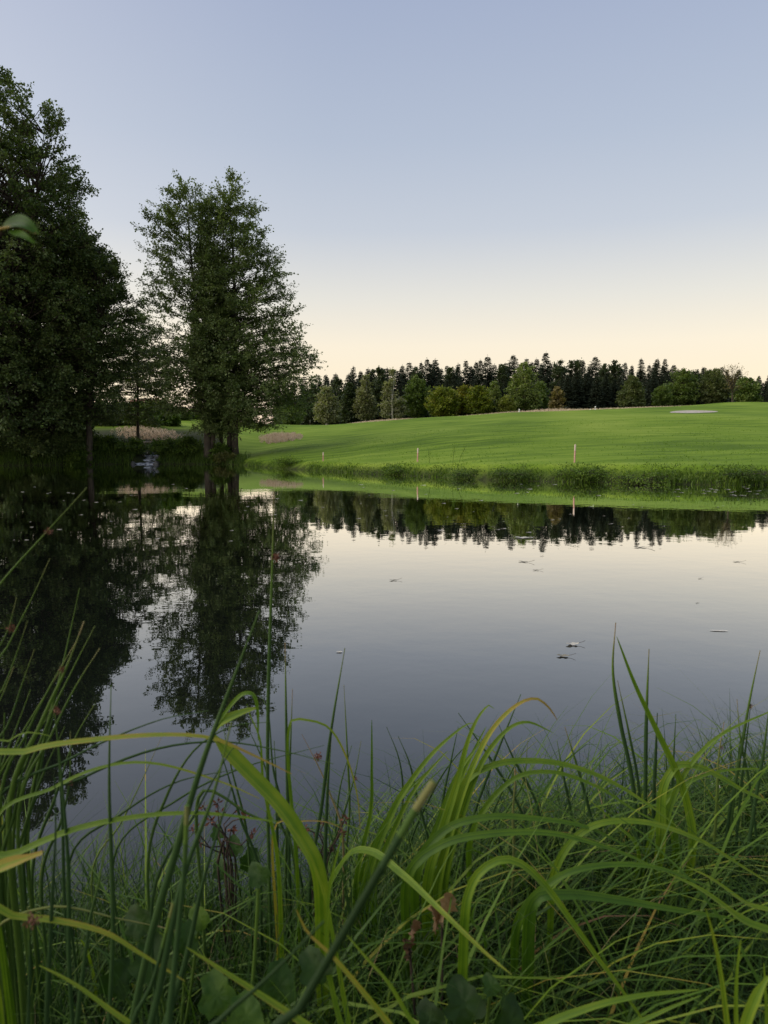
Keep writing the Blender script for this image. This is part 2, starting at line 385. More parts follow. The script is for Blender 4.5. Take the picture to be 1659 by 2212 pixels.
M['stone'] = noisemat('wet_stone', [(0.3, (0.035, 0.035, 0.033)), (0.7, (0.13, 0.125, 0.115))], 4, 6, 0.45, 0.5, 0.5, 9)
M['roof'] = noisemat('red_tile', [(0.3, (0.13, 0.055, 0.038)), (0.7, (0.21, 0.095, 0.065))], 3, 6, 0.85)
M['plaster'] = noisemat('cream_plaster', [(0.3, (0.58, 0.53, 0.44)), (0.7, (0.68, 0.63, 0.54))], 2, 4, 0.9)
M['glass'] = noisemat('window_glass', [(0.3, (0.03, 0.035, 0.04)), (0.7, (0.05, 0.055, 0.06))], 1, 2, 0.08, 0.5)
M['foam_sky_tone'] = noisemat('rippling_stream_water', [(0.38, (0.03, 0.035, 0.04)), (0.50, (0.28, 0.31, 0.36)), (0.65, (0.62, 0.66, 0.72))], 3.0, 6, 0.06, 0.5, 0.35, 5, (1, 1, 1))  # pale blue tones paint in reflected sky along with white water

# ================================================================== the ground and the pond
xs = np.concatenate([[-2500, -1500, -900, -600, -400, -260, -180, -130], np.arange(-100, -45, 3.0), np.arange(-45, -3, 0.55), np.arange(-3, 3, 0.1), np.arange(3, 45, 0.55), np.arange(45, 110, 3.0), [130, 180, 260, 400, 600, 900, 1500, 2500]])
ys = np.concatenate([[-400, -150, -60, -25, -10, -5, -2.5, -1.2], np.arange(-0.5, 3.8, 0.08), np.arange(4.2, 27, 1.8), np.arange(27, 80, 0.5), np.arange(80, 145, 1.0), np.arange(146, 300, 4.0), [320, 380, 480, 650, 900, 1400, 2500]])
GX, GY = np.meshgrid(xs, ys)
GZ = ground_z(GX, GY)
nx, ny = len(xs), len(ys)
mb = MB()
idx = np.arange(nx * ny).reshape(ny, nx)
mb.quads(np.stack([GX, GY, GZ], -1).reshape(-1, 3), np.stack([idx[:-1, :-1], idx[:-1, 1:], idx[1:, 1:], idx[1:, :-1]], -1).reshape(-1, 4))
ground = kind(mb.build('ground', M['ground'], smooth_=True), 'structure')
yfv = y_far(GX)
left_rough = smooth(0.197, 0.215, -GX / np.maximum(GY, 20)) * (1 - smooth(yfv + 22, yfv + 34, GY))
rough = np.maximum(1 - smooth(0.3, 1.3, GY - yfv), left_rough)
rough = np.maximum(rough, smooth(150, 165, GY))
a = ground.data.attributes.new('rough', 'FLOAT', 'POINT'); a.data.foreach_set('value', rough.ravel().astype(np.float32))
mb = MB(); mb.quads([[-95, 1.2, 0], [95, 1.2, 0], [95, 78, 0], [-95, 78, 0]], [[0, 1, 2, 3]])
kind(mb.build('pond_water', M['water']), 'structure')

# sand bunkers: shallow bowls of sand let into the turf, their far face tilted to the pond
def bunker(name, c, rx, ry, lip, label):
    mb = MB(); nr, ns = 7, 40; th = np.arange(ns) * 2 * math.pi / ns
    wob = 1 + 0.10 * np.sin(3 * th + 1) + 0.07 * np.sin(5 * th)
    vs = []
    for k in range(nr + 1):
        t = k / nr; x = c[0] + np.cos(th) * rx * t * wob; y = c[1] + np.sin(th) * ry * t * wob
        vs.append(np.stack([x, y, ground_z(x, y) + 0.03 + lip * smooth(0.1, 1, np.sin(th) * t)], -1))
    v = np.concatenate(vs); q = []
    for k in range(nr):
        for j in range(ns): q.append([k * ns + j, k * ns + (j + 1) % ns, (k + 1) * ns + (j + 1) % ns, (k + 1) * ns + j])
    mb.quads(v, q)
    o = mb.build(name, M['sand'], smooth_=True); kind(o, 'structure', label); return o
cB = hit(1500, 891, 60); bunker('sand_bunker', cB, 47 * PXM(cB[1]), 2.4, 0.16, 'wide pale sand bunker on the fairway before the grassy mound')
cB2 = hit(708, 916, 60); bunker('sand_bunker', cB2, 19 * PXM(cB2[1]), 3.0, 0.25, 'small white sand bunker under the birch near the forest')

# ================================================================== tree builders
def interp_prof(prof, t, k): 
    p = np.array(prof, float); return np.interp(t, p[:, 0], p[:, k])
def bez(a, b, c, t):
    t = t[..., None]; return a * (1 - t) ** 2 + 2 * b * t * (1 - t) + c * t * t
def leafy(root, H, prof, nb, ns, nl, leaf, mat, stems, bark, rise=(5, 50), hang=0.0, axis=None, base_t=0.1, jitter=0.12, spread=(0.75, 1.05), inner=0.3, depth=1.0, flat=0.35, seed=0, bare_branch=1.0, sublen=(0.16, 0.34), trunk_sides=9, aspect=0.72, trange=(0.3, 1.0), subabs=None, lump=0.0, shoots=True):
    """root: Empty at the foot. prof: (t, radius left, radius right). stems: list of (points relative to the foot, radius at the foot)"""
    g = np.random.default_rng(seed)
    base = np.array(root.location)
    axis = axis or [(0, 0, 0), (1, 0, 0)]
    ax_ = np.array(axis, float)
    def axis_at(t): return np.stack([np.interp(t, ax_[:, 0], ax_[:, 1]), np.interp(t, ax_[:, 0], ax_[:, 2]), t * H], -1)
    # trunks
    sp_all = []
    for pts, r0 in stems:
        pts = np.array(pts, float); tt = np.linspace(0, 1, 16); ss = np.linspace(0, 1, len(pts))
        path = np.stack([np.interp(tt, ss, pts[:, k]) for k in range(3)], -1)
        path[1:-1, :2] += g.normal(scale=0.02 * r0 * 4, size=(14, 2))
        rad = r0 * ((1 - tt) * 0.92 + 0.08) * (1 + 0.5 * np.exp(-tt * 22))
        m_ = MB(); path[0, 2] -= 0.25
        tube(m_, path + base, rad, trunk_sides, wob=0.06)
        m_.build('trunk', bark, root, True)
        sp_all.append(path)
    # branches
    tg = np.linspace(base_t, 1, 60); wgt = interp_prof(prof, tg, 1) + interp_prof(prof, tg, 2) + 0.02 * H; wgt = wgt ** (1.4 if subabs else 1.0); cdf = np.cumsum(wgt); cdf /= cdf[-1]
    th = np.clip(np.interp(g.uniform(size=nb), cdf, tg), 0.004, 1)
    az = g.uniform(0, 2 * math.pi, nb)
    ca, sa = np.cos(az), np.sin(az)
    rr = np.where(ca > 0, interp_prof(prof, th, 2), interp_prof(prof, th, 1)); ravg = (interp_prof(prof, th, 1) + interp_prof(prof, th, 2)) / 2
    rad = np.sqrt((ca * rr) ** 2 + (sa * ravg * depth) ** 2)
    if lump: rad = rad * (1 + lump * (np.sin(3 * az + th * 21 + seed) + 0.8 * np.sin(5 * az - th * 37 + 2 * seed)) * 0.7)
    f = np.where(g.uniform(size=nb) < inner, g.uniform(0.25, 0.8, nb), g.uniform(*spread, nb))
    Rr = rad * f
    ang = np.radians(rise[0] + (rise[1] - rise[0]) * th ** 1.5 + g.normal(scale=7, size=nb))
    tip = axis_at(th) + np.stack([ca * Rr, sa * Rr, np.zeros(nb)], -1)
    h0 = np.clip(th * H - Rr * np.tan(ang), base_t * H * 0.8, 0.985 * H)
    which = g.integers(0, len(stems), nb)
    start = np.zeros((nb, 3))
    for k, path in enumerate(sp_all):
        s_ = which == k; hz = np.clip(h0[s_], path[0, 2], path[-1, 2])
        start[s_] = np.stack([np.interp(hz, path[:, 2], path[:, 0]), np.interp(hz, path[:, 2], path[:, 1]), hz], -1)
    Lb = np.linalg.norm(tip - start, axis=1)
    ctrl = (start + tip) / 2; ctrl[:, 2] += Lb * 0.10; ctrl += g.normal(scale=0.06, size=(nb, 3)) * Lb[:, None]
    tt = np.linspace(0, 1, 6)[None].repeat(nb, 0)
    bp = bez(start[:, None], ctrl[:, None], tip[:, None], tt)
    mbr = MB()
    r0 = 0.011 * Lb * bare_branch + 0.008
    tubes_batch(mbr, bp + base, r0[:, None] * np.linspace(1, 0.3, 6)[None], 4)
    # side shoots
    ts = g.uniform(*trange, (nb, ns)); ts[:, 0] = 0.97
    sp_ = bez(start[:, None], ctrl[:, None], tip[:, None], ts)
    tang = unit(bez(start[:, None], ctrl[:, None], tip[:, None], np.minimum(ts + 0.02, 1.02)) - sp_)
    rot = g.choice([-1, 1], (nb, ns)) * np.radians(g.uniform(25, 80, (nb, ns))); rot[:, 0] = g.normal(scale=0.2, size=nb)
    cr, sr = np.cos(rot), np.sin(rot)
    sdir = np.stack([tang[..., 0] * cr - tang[..., 1] * sr, tang[..., 0] * sr + tang[..., 1] * cr, tang[..., 2] + g.normal(scale=flat, size=(nb, ns)) - hang], -1); sdir = unit(sdir)
    sl = np.maximum(Lb[:, None] * g.uniform(*sublen, (nb, ns)) * (1.15 - 0.4 * ts), 0.35)
    if subabs: sl = g.uniform(*subabs, (nb, ns))
    if shoots: tubes_batch(mbr, np.stack([sp_, sp_ + sdir * sl[..., None]], 2).reshape(-1, 2, 3) + base, (0.25 * r0[:, None, None] * np.array([1, 0.4])).repeat(ns, 1).reshape(-1, 2), 3)
    mbr.build('branches', bark, root)['kind'] = 'stuff'
    # leaves
    s = g.uniform(0.02, 1.05, (nb, ns, nl))
    c = sp_[:, :, None] + sdir[:, :, None] * (sl[..., None] * s)[..., None]
    if hang: c[..., 2] -= hang * 0.25 * (sl[..., None] * s) ** 1.3
    c = c.reshape(-1, 3) + g.normal(scale=1, size=(nb * ns * nl, 3)) * np.array([jitter, jitter, jitter * 0.7]) 
    nL = len(c)
    d = np.repeat(sdir.reshape(-1, 3), nl, 0) + g.normal(scale=0.7, size=(nL, 3)); d[:, 2] -= 0.15
    nn = g.normal(scale=0.55, size=(nL, 3)); nn[:, 2] += 1.0
    ll = leaf * g.uniform(0.65, 1.25, nL)
    tint = np.clip(np.repeat(g.uniform(0.2, 0.8, nb), ns * nl) + g.normal(scale=0.16, size=nL), 0, 1)
    mbl = MB(); kites(mbl, c + base, d, nn, ll, ll * aspect, tint)
    mbl.build('crown', mat, root)
    return root

def rel(u, v, Y, base): return tuple(P(u, v, Y) - np.asarray(base))

# ================================================================== the big alders on the far bank
k68 = PXM(70)
# right-hand alder of the pair: three stems
YB = 70.5
b = on_ground(503, YB); b2 = np.array([b[0], YB, b[2]])
t = thing('alder_tree', 'tall dense alder with twin grey trunks at the pond edge beside the fairway', 'tree', b2)
H = P(490, 385, YB)[2] - b2[2]
def tv(v): return (P(500, v, YB)[2] - b2[2]) / H
prof = [(tv(945), 10, 95), (tv(925), 20, 135), (tv(900), 45, 155), (tv(870), 72, 165), (tv(830), 72, 172), (tv(790), 75, 176), (tv(760), 75, 168), (tv(700), 75, 148), (tv(640), 72, 130), (tv(600), 70, 116), (tv(550), 66, 98), (tv(500), 62, 78), (tv(450), 50, 58), (tv(415), 30, 34), (1, 10, 10)]
prof = [(p[0], p[1] * k68 * 1.09, p[2] * k68 * 1.09) for p in prof]
stems = [([(0.2, 0, 0), rel(509, 870, YB, b2), rel(506, 600, YB, b2), rel(495, 400, YB, b2)], 0.31), ([(-0.32, 0.25, 0), rel(493, 870, YB + .3, b2), rel(478, 620, YB + .3, b2), rel(483, 470, YB, b2)], 0.25), ([(-1.15, 0.8, 0), rel(477, 880, YB + .8, b2), rel(476, 700, YB + .8, b2), rel(462, 500, YB + .8, b2)], 0.20)]
leafy(t, H, prof, 660, 10, 19, 0.19, M['alder'], stems, M['bark'], rise=(2, 50), base_t=tv(930), jitter=0.12, seed=1, depth=0.9, flat=0.6, inner=0.36, spread=(0.80, 1.0), trange=(0.58, 1.01), subabs=(0.45, 1.25), bare_branch=0.55, lump=0.08)
# left-hand alder of the pair: thinner crown
YA = 70.0
b = on_ground(450, YA); b1 = np.array([b[0], YA, b[2]])
t = thing('alder_tree', 'open-crowned alder with forking dark trunk right of the little cascade', 'tree', b1)
H = P(400, 392, YA)[2] - b1[2]
def tv(v): return (P(430, v, YA)[2] - b1[2]) / H
prof = [(tv(935), 60, 5), (tv(915), 75, 12), (tv(880), 105, 30), (tv(820), 150, 45), (tv(760), 155, 50), (tv(700), 140, 55), (tv(640), 112, 60), (tv(560), 106, 60), (tv(500), 100, 55), (tv(440), 70, 44), (tv(408), 40, 34), (1, 12, 12)]
prof = [(p[0], p[1] * k68 * 1.09, p[2] * k68 * 1.09) for p in prof]
axis = [(0, 0, 0), (0.3, rel(440, 800, YA, b1)[0], 0), (0.7, rel(428, 600, YA, b1)[0], 0), (1, rel(402, 400, YA, b1)[0], 0)]
stems = [([(0.05, 0, 0), rel(446, 880, YA, b1), rel(424, 690, YA, b1), rel(400, 410, YA, b1)], 0.34), ([(0.35, 0.2, 0), rel(460, 880, YA, b1), rel(440, 700, YA, b1), rel(436, 470, YA, b1)], 0.26)]
leafy(t, H, prof, 370, 9, 18, 0.19, M['alder'], stems, M['bark'], rise=(0, 48), axis=axis, base_t=tv(925), jitter=0.12, seed=2, depth=0.9, flat=0.5, inner=0.35, spread=(0.8, 1.02), trange=(0.58, 1.01), subabs=(0.45, 1.25), bare_branch=0.55, lump=0.08)

# tall tree at the left edge of the picture
YT = 67.0; kT = PXM(YT)
b = on_ground(18, YT); bT = b
t = thing('alder_tree', 'tallest dark broadleaf tree at the left edge with foliage down to the water', 'tree', bT)
H = P(-30, 150, YT)[2] - bT[2]
def tv(v): return (P(0, v, YT)[2] - bT[2]) / H
prof = [(tv(990), 60, 90), (tv(950), 150, 150), (tv(900), 190, 185), (tv(800), 210, 200), (tv(700), 215, 205), (tv(600), 210, 200), (tv(500), 205, 190), (tv(440), 190, 172), (tv(350), 170, 158), (tv(270), 130, 142), (tv(220), 90, 84), (tv(180), 60, 40), (1, 10, 10)]
prof = [(p[0], p[1] * kT * 1.08, p[2] * kT * 1.08) for p in prof]
stems = [([(0, 0, 0), rel(14, 800, YT, bT), rel(0, 500, YT, bT), rel(-25, 150, YT, bT)], 0.42), ([(1.1, 0.6, 0), rel(50, 800, YT + .6, bT), rel(70, 500, YT + .6, bT), rel(95, 290, YT + .6, bT)], 0.30)]
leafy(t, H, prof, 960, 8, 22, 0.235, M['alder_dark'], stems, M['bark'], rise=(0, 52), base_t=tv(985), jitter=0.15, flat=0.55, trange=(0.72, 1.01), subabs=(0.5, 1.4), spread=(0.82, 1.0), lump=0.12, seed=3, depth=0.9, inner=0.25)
# smaller tree whose bare trunk stands at u = 192
YS = 68.0
b = on_ground(192, YS); bS = b
t = thing('alder_tree', 'shorter alder left of the cascade leaning branches over the gap', 'tree', bS)
H = P(215, 520, YS)[2] - bS[2]
def tv(v): return (P(200, v, YS)[2] - bS[2]) / H
prof = [(tv(920), 60, 30), (tv(880), 95, 85), (tv(840), 100, 70), (tv(800), 105, 75), (tv(750), 105, 95), (tv(700), 105, 105), (tv(650), 100, 88), (tv(600), 95, 84), (tv(565), 70, 62), (tv(540), 40, 34), (1, 6, 6)]
prof = [(p[0], p[1] * kT * 1.08, p[2] * kT * 1.08) for p in prof]
stems = [([(0, 0, 0), rel(195, 860, YS, bS), rel(212, 700, YS, bS), rel(215, 540, YS, bS)], 0.30)]
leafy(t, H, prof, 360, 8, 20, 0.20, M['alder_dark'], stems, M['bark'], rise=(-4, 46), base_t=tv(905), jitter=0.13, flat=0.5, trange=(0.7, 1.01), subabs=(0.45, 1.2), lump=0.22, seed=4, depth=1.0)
# middle tree filling between the two
YM = 69.0
b = on_ground(110, YM); bM = b
t = thing('alder_tree', 'middle dark tree between the edge tree and the shorter alder', 'tree', bM)
H = P(150, 420, YM)[2] - bM[2]
def tv(v): return (P(140, v, YM)[2] - bM[2]) / H
prof = [(tv(980), 80, 60), (tv(930), 110, 75), (tv(800), 110, 75), (tv(650), 105, 72), (tv(540), 90, 64), (tv(490), 60, 52), (tv(450), 30, 26), (1, 4, 4)]
prof = [(p[0], p[1] * kT * 1.08, p[2] * kT * 1.08) for p in prof]
axis = [(0, 0, 0), (0.5, 1.0, 0), (1, 1.6, 0)]
stems = [([(0, 0, 0), rel(125, 800, YM, bM), rel(140, 600, YM, bM), rel(150, 440, YM, bM)], 0.30)]
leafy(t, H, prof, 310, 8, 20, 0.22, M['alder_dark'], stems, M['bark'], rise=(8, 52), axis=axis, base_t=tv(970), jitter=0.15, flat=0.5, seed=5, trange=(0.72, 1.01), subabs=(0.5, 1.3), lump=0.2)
# slender airy tree standing behind the cascade
YG = 82.0; bG = on_ground(300, YG)
t = thing('alder_tree', 'slender airy tree in the gap behind the cascade', 'tree', bG)
H = P(300, 640, YG)[2] - bG[2]; kG = PXM(YG)
leafy(t, H, [(0.1, 60 * kG, 65 * kG), (0.35, 78 * kG, 85 * kG), (0.6, 70 * kG, 75 * kG), (0.85, 40 * kG, 40 * kG), (1, 6 * kG, 6 * kG)], 190, 8, 17, 0.20, M['alder_dark'], [([(0, 0, 0), (.2, 0, H * .5), (0, 0, H * .95)], 0.16)], M['bark'], rise=(-10, 35), base_t=0.12, jitter=0.12, flat=0.35, seed=9, trange=(0.55, 1.01), subabs=(0.45, 1.2), lump=0.2, inner=0.3)
# a further tree mostly out of the picture to the left (its reflection and crown fill the edge)
b = on_ground(-150, 66)
t = thing('alder_tree', 'leaning alder cut off by the left picture edge', 'tree', b)
leafy(t, 24, [(0.05, 4, 6), (0.3, 7, 8.5), (0.6, 6, 7), (0.85, 3, 4), (1, .2, .2)], 150, 9, 14, 0.30, M['alder_dark'], [([(0, 0, 0), (0.3, 0, 12), (0.2, 0, 23)], 0.35)], M['bark'], rise=(-5, 48), base_t=0.06, jitter=0.2, seed=6)

# ================================================================== shrubs along the left bank
def shrub(label, u, Y, wpx, vtop, mat, nb=60, leaf=0.17, seed=0, name='bank_shrub', cat='shrub', group='shrubs on the far left bank', z=None, nl=13, ns=7, hmin=0.3):
    b = on_ground(u, Y)
    if z is not None: b[2] = z
    t = thing(name, label, cat, b, group)
    H = max(P(u, vtop, Y)[2] - b[2], hmin); r = wpx * PXM(Y) / 2
    g = random.Random(seed)
    stems = [([(g.uniform(-.15, .15) * r, g.uniform(-.1, .1) * r, 0), (g.uniform(-.35, .35) * r, g.uniform(-.2, .2) * r, H * .5), (g.uniform(-.5, .5) * r, 0, H * .9)], 0.02 + 0.012 * H) for _ in range(3)]
    leafy(t, H, [(0, r * .75, r * .75), (0.3, r, r), (0.65, r * .85, r * .85), (0.9, r * .45, r * .45), (1, .1 * r, .1 * r)], nb, ns, nl, leaf, mat, stems, M['bark'], rise=(10, 55), base_t=0.06, jitter=0.12, seed=seed + 100, sublen=(0.2, 0.45), trunk_sides=5, shoots=False)
    return t
SH = [('sprawling green shrub left of the cascade foot', 278, 71.5, 80, 948, 'shrub', 90), ('rounded shrub between the bare trunk and the cascade', 225, 71.0, 80, 945, 'shrub', 90),
      ('shrub right of the cascade with arching stems', 362, 71.5, 70, 950, 'shrub', 90), ('low shrub at the foot of the forking trunk', 410, 71.0, 70, 945, 'shrub', 80),
      ('dark shrub beneath the tall left-edge tree', 60, 66.8, 130, 930, 'alder_dark', 110), ('dark overhanging shrub at the far left water edge', -30, 66.2, 140, 925, 'alder_dark', 110),
      ('shrub hiding the foot of the middle dark tree', 135, 67.5, 100, 930, 'alder_dark', 100),
      ('low bramble over the water left of the bare trunk', 170, 67.6, 60, 970, 'shrub', 60), ('low weeds between the paired alder trunks', 478, 70.0, 46, 962, 'shrub', 50),
      ('grassy bush spilling over the water below the paired trunks', 488, 68.8, 50, 983, 'bank_olive', 50)]
M['bank_olive'] = leafmat('olive_leaf', [(0, (0.05, 0.055, 0.02)), (0.5, (0.09, 0.10, 0.03)), (1, (0.14, 0.14, 0.05))], 0.3)
for i, (lab, u, Y, w, vt, m, nb) in enumerate(SH): shrub(lab, u, Y, w, vt, M[m], nb, seed=20 + i)
# bushes farther back, seen through the gap
FB = [('grey-green bush beyond the dry grass through the tree gap', 250, 112, 90, 884, 'dull', 70), ('bushy thicket behind the dry grass left of the house', 215, 108, 80, 890, 'dull', 70),
      ('olive bush beyond the dry grass above the cascade', 325, 104, 60, 893, 'bank_olive', 70), ('dark round bush on the lawn seen beside the forking trunk', 392, 112, 44, 884, 'green', 60),
      ('hedge-like bush behind the bare trunk', 165, 104, 100, 885, 'dull', 80), ('small tree in the gap in front of the house', 330, 118, 74, 868, 'green', 110), ('second small tree before the left end of the house', 285, 120, 60, 872, 'dull', 90),
      ('pale green bush beyond the forking trunk', 428, 116, 40, 886, 'shrub', 60), ('bush in the gap left of the slender airy tree', 262, 98, 84, 874, 'dull', 80), ('bush in the gap at the foot of the slender airy tree', 312, 96, 74, 884, 'green', 80), ('bush in the gap left of the forking trunk', 364, 100, 58, 882, 'shrub', 70), ('shaded bush right of the bare trunk', 222, 96, 84, 876, 'darkdecid', 80), ('thicket at the left behind the tall edge tree', 60, 105, 140, 872, 'darkdecid', 90), ('thicket behind the middle dark tree', 130, 108, 120, 860, 'darkdecid', 90)]
for i, (lab, u, Y, w, vt, m, nb) in enumerate(FB): shrub(lab, u, Y, w, vt, M[m], int(nb * .7), leaf=0.34, nl=11, seed=50 + i, name='far_bush', cat='bush', group='bushes beyond the left bank')

# ================================================================== the little cascade
mb = MB(); steps = []
z0 = 0.05
for k in range(6):
    y0 = 69.2 + k * 1.35; xc = STREAM_X + 0.06 * (y0 - 70) + [0.15, 0.25, -0.1, 0.1, -0.15, -0.3][k]; w = [0.85, 0.95, 0.65, 0.6, 0.5, 0.4][k]; z = z0 + k * 0.31
    steps.append((xc, y0, z, w))
for k in range(5):
    (xa, ya, za, wa), (xb, yb, zb, wb) = steps[k], steps[k + 1]
    n = 7; s = np.linspace(-1, 1, n)
    rows = [np.stack([xa + s * wa, np.full(n, ya) + 0.08 * np.cos(s * 3), za - 0.28 + 0.03 * np.sin(s * 5)], -1), np.stack([xa + s * wa, np.full(n, ya + 0.06), np.full(n, za)], -1), np.stack([xa + (xb - xa) * .9 + s * (wa + wb) / 2, np.full(n, yb - 0.02), np.full(n, za + 0.17) + 0.03 * np.sin(s * 6 + k)], -1)]
    v = np.concatenate(rows); q = [[r * n + j, r * n + j + 1, (r + 1) * n + j + 1, (r + 1) * n + j] for r in range(2) for j in range(n - 1)]
    mb.quads(v, q)
kind(mb.build('stream_water', M['foam_sky_tone'], smooth_=True), 'structure', 'narrow stream falling in steps into the pond between the shrubs')
def rock(mb, c, s, seed):
    g = np.random.default_rng(seed); n, m_ = 6, 9
    ph = np.linspace(-math.pi / 2, math.pi / 2, n); th = np.arange(m_) * 2 * math.pi / m_
    v = np.array([[math.cos(p) * math.cos(t_), math.cos(p) * math.sin(t_), math.sin(p)] for p in ph for t_ in th]) 
    f = 1 + 0.18 * np.sin(v @ g.normal(size=3) * 2.5 + g.uniform(0, 6)) + 0.12 * np.sin(v @ g.normal(size=3) * 5)
    v = v * f[:, None] * np.asarray(s) + np.asarray(c)
    q = [[i * m_ + j, i * m_ + (j + 1) % m_, (i + 1) * m_ + (j + 1) % m_, (i + 1) * m_ + j] for i in range(n - 1) for j in range(m_)]
    mb.quads(v, q)
k = 0
for (xc, y0, z, w) in steps:
    for sgn in (-1, 1):
        m_ = MB(); rock(m_, (xc + sgn * (w + 0.22), y0 + 0.3, z - 0.08), (0.30, 0.4, 0.24 + 0.05 * (k % 3)), 300 + k)
        o = m_.build('stream_stone', M['stone'], smooth_=True); k += 1
        tag(o, 'wet grey stone on the %s side of the cascade, %s' % ('left' if sgn < 0 else 'right', ['at the pond', 'one step up', 'two steps up', 'third step from the top', 'just below the slab', 'beside the slab'][steps.index((xc, y0, z, w))]), 'stone', 'stones lining the cascade')
m_ = MB(); sx, sy, sz, sw = steps[-1]
box(m_, (sx - 0.6, sy + 0.7, sz + 0.42), (3.2, 0.5, 0.22)); box(m_, (sx - 1.9, sy + 0.7, sz - 0.1), (0.35, 0.4, 0.82)); box(m_, (sx + 0.75, sy + 0.7, sz - 0.1), (0.35, 0.4, 0.82))
tag(m_.build('stone_slab', M['stone']), 'dark stone slab bridging the top of the cascade', 'slab')

# ================================================================== house far behind the gap
YH = 150.0
hb = P(322, 905, YH); hb[2] = gz(hb[0], hb[1])
house = thing('house', 'cream house with red tiled roof half hidden behind the trees', 'house', hb)
zt = P(322, 877, YH)[2]; zr = P(322, 865, YH)[2]; hw = 2.7; hd = 3.0; eh = zt - hb[2]
m_ = MB(); box(m_, hb + np.array([0, 0, eh / 2 - .2]), (hw * 2, hd * 2, eh + .4)); m_.build('wall', M['plaster'], house)
m_ = MB(); e = 0.5
rz = zr - zt
v = np.array([[-hw - e, -hd - e, -.15], [hw + e, -hd - e, -.15], [hw + e, hd + e, -.15], [-hw - e, hd + e, -.15], [-hw - e, 0, rz], [hw + e, 0, rz], [-hw - e, -hd - e, .02], [hw + e, -hd - e, .02], [hw + e, hd + e, .02], [-hw - e, hd + e, .02], [-hw - e, 0, rz + .2], [hw + e, 0, rz + .2]]) + hb + np.array([0, 0, eh + .02])
m_.quads(v, [[6, 7, 11, 10], [8, 9, 10, 11], [0, 4, 5, 1], [2, 5, 4, 3], [0, 1, 7, 6], [2, 3, 9, 8], [0, 6, 10, 4], [4, 10, 9, 3], [1, 5, 11, 7], [5, 2, 8, 11]]); rf = m_.build('roof', M['roof'], house)
m_ = MB(); box(m_, hb + np.array([1.6, 0.4, eh + rz]), (0.6, 0.6, 1.2)); m_.build('chimney', M['roof'], rf)
for wx in (-1.7, 0.0, 1.7):
    m_ = MB(); box(m_, hb + np.array([wx, -hd - .03, eh * .62]), (1.1, 0.08, 1.3)); wf = m_.build('window', M['white'], house)
    m_ = MB(); box(m_, hb + np.array([wx, -hd - .085, eh * .62]), (0.9, 0.03, 1.1)); m_.build('pane', M['glass'], wf)

# ================================================================== forest behind the fairway
def make_spruce(seed, H=18.0, Rm=3.1, pine=False):
    g = np.random.default_rng(seed)
    t = thing('spruce_tree', '-', 'tree')
    m_ = MB(); zz = np.linspace(0, H, 8); tube(m_, np.stack([np.zeros(8), np.zeros(8), zz - 0.2], -1), 0.26 * (1 - zz / H) + 0.02, 6); m_.build('trunk', M['bark'], t, True)
    C, D, NN, LL, WW, TT = [], [], [], [], [], []
    h = H * (0.45 if pine else 0.05)
    while h < H * 0.985:
        f = 1 - h / H
        Rl = Rm * (f ** 0.75 if not pine else 0.85 * math.sin(min(1, f / .5) * 1.9))
        for a in g.uniform(0, 2 * math.pi, 9):
            L = Rl * g.uniform(0.6, 1.12) + 0.12
            n = max(3, int(L / 0.26)); s = (np.arange(n) + 0.6) / n * L
            dirv = np.array([math.cos(a), math.sin(a), 0]); side = np.array([-math.sin(a), math.cos(a), 0])
            z = h - 0.25 * s + 0.05 * s * s / max(L, .5) + (0.25 * s if pine else 0)
            for sg in (-1, 1):
                C.append(dirv * s[:, None] + np.array([0, 0, 1]) * z[:, None]); k = len(s)
                D.append(dirv * g.uniform(.5, 1.1, (k, 1)) + side * sg * g.uniform(.3, 1.0, (k, 1)) + np.array([0, 0, 1]) * g.uniform(-.75, .05, (k, 1)))
                NN.append(np.array([0, 0, 1.0]) + g.normal(scale=.6, size=(k, 3))); LL.append(g.uniform(.6, 1.25, k) * (0.5 + 0.5 * f)); WW.append(g.uniform(.26, .5, k) * (0.55 + 0.45 * f)); TT.append(np.clip(g.normal(.45, .2, k), 0, 1))
        h += g.uniform(0.34, 0.56) * (0.5 + 0.5 * f + .15)
    s = np.linspace(0, 1, 10); C.append(np.stack([0 * s, 0 * s, H * (0.93 + 0.07 * s)], -1)); D.append(np.stack([g.normal(size=10), g.normal(size=10), np.full(10, .6)], -1)); NN.append(g.normal(size=(10, 3))); LL.append(np.full(10, .35)); WW.append(np.full(10, .14)); TT.append(np.full(10, .4))
    m_ = MB(); kites(m_, np.concatenate(C), np.concatenate(D), np.concatenate(NN), np.concatenate(LL), np.concatenate(WW), np.concatenate(TT)); m_.build('crown', M['spruce'], t)
    return t
SPR = [make_spruce(400 + i, 18, rm, pn) for i, (rm, pn) in enumerate([(3.7, 0), (3.1, 0), (4.2, 0), (3.4, 0), (2.8, 0), (3.6, 1), (4.0, 0)])]
used = set()
def put_spruce(u, Y, vtop, k, label, group='spruces of the forest edge', wide=1.0):
    b = on_ground(u, Y); h = P(u, vtop, Y)[2] - b[2]; s = h / 18.0
    sw = wide * s * random.uniform(1.0, 1.3)
    src = SPR[k]; rz = random.uniform(0, 6.28)
    if k not in used:
        used.add(k); src.location = tuple(b); src.scale = (sw, sw, s); src.rotation_euler = (0, 0, rz); src['label'] = label; src['group'] = group; return src
    return copy_tree(src, b, (sw, sw, s), rz, label, group)
q = 0.5486
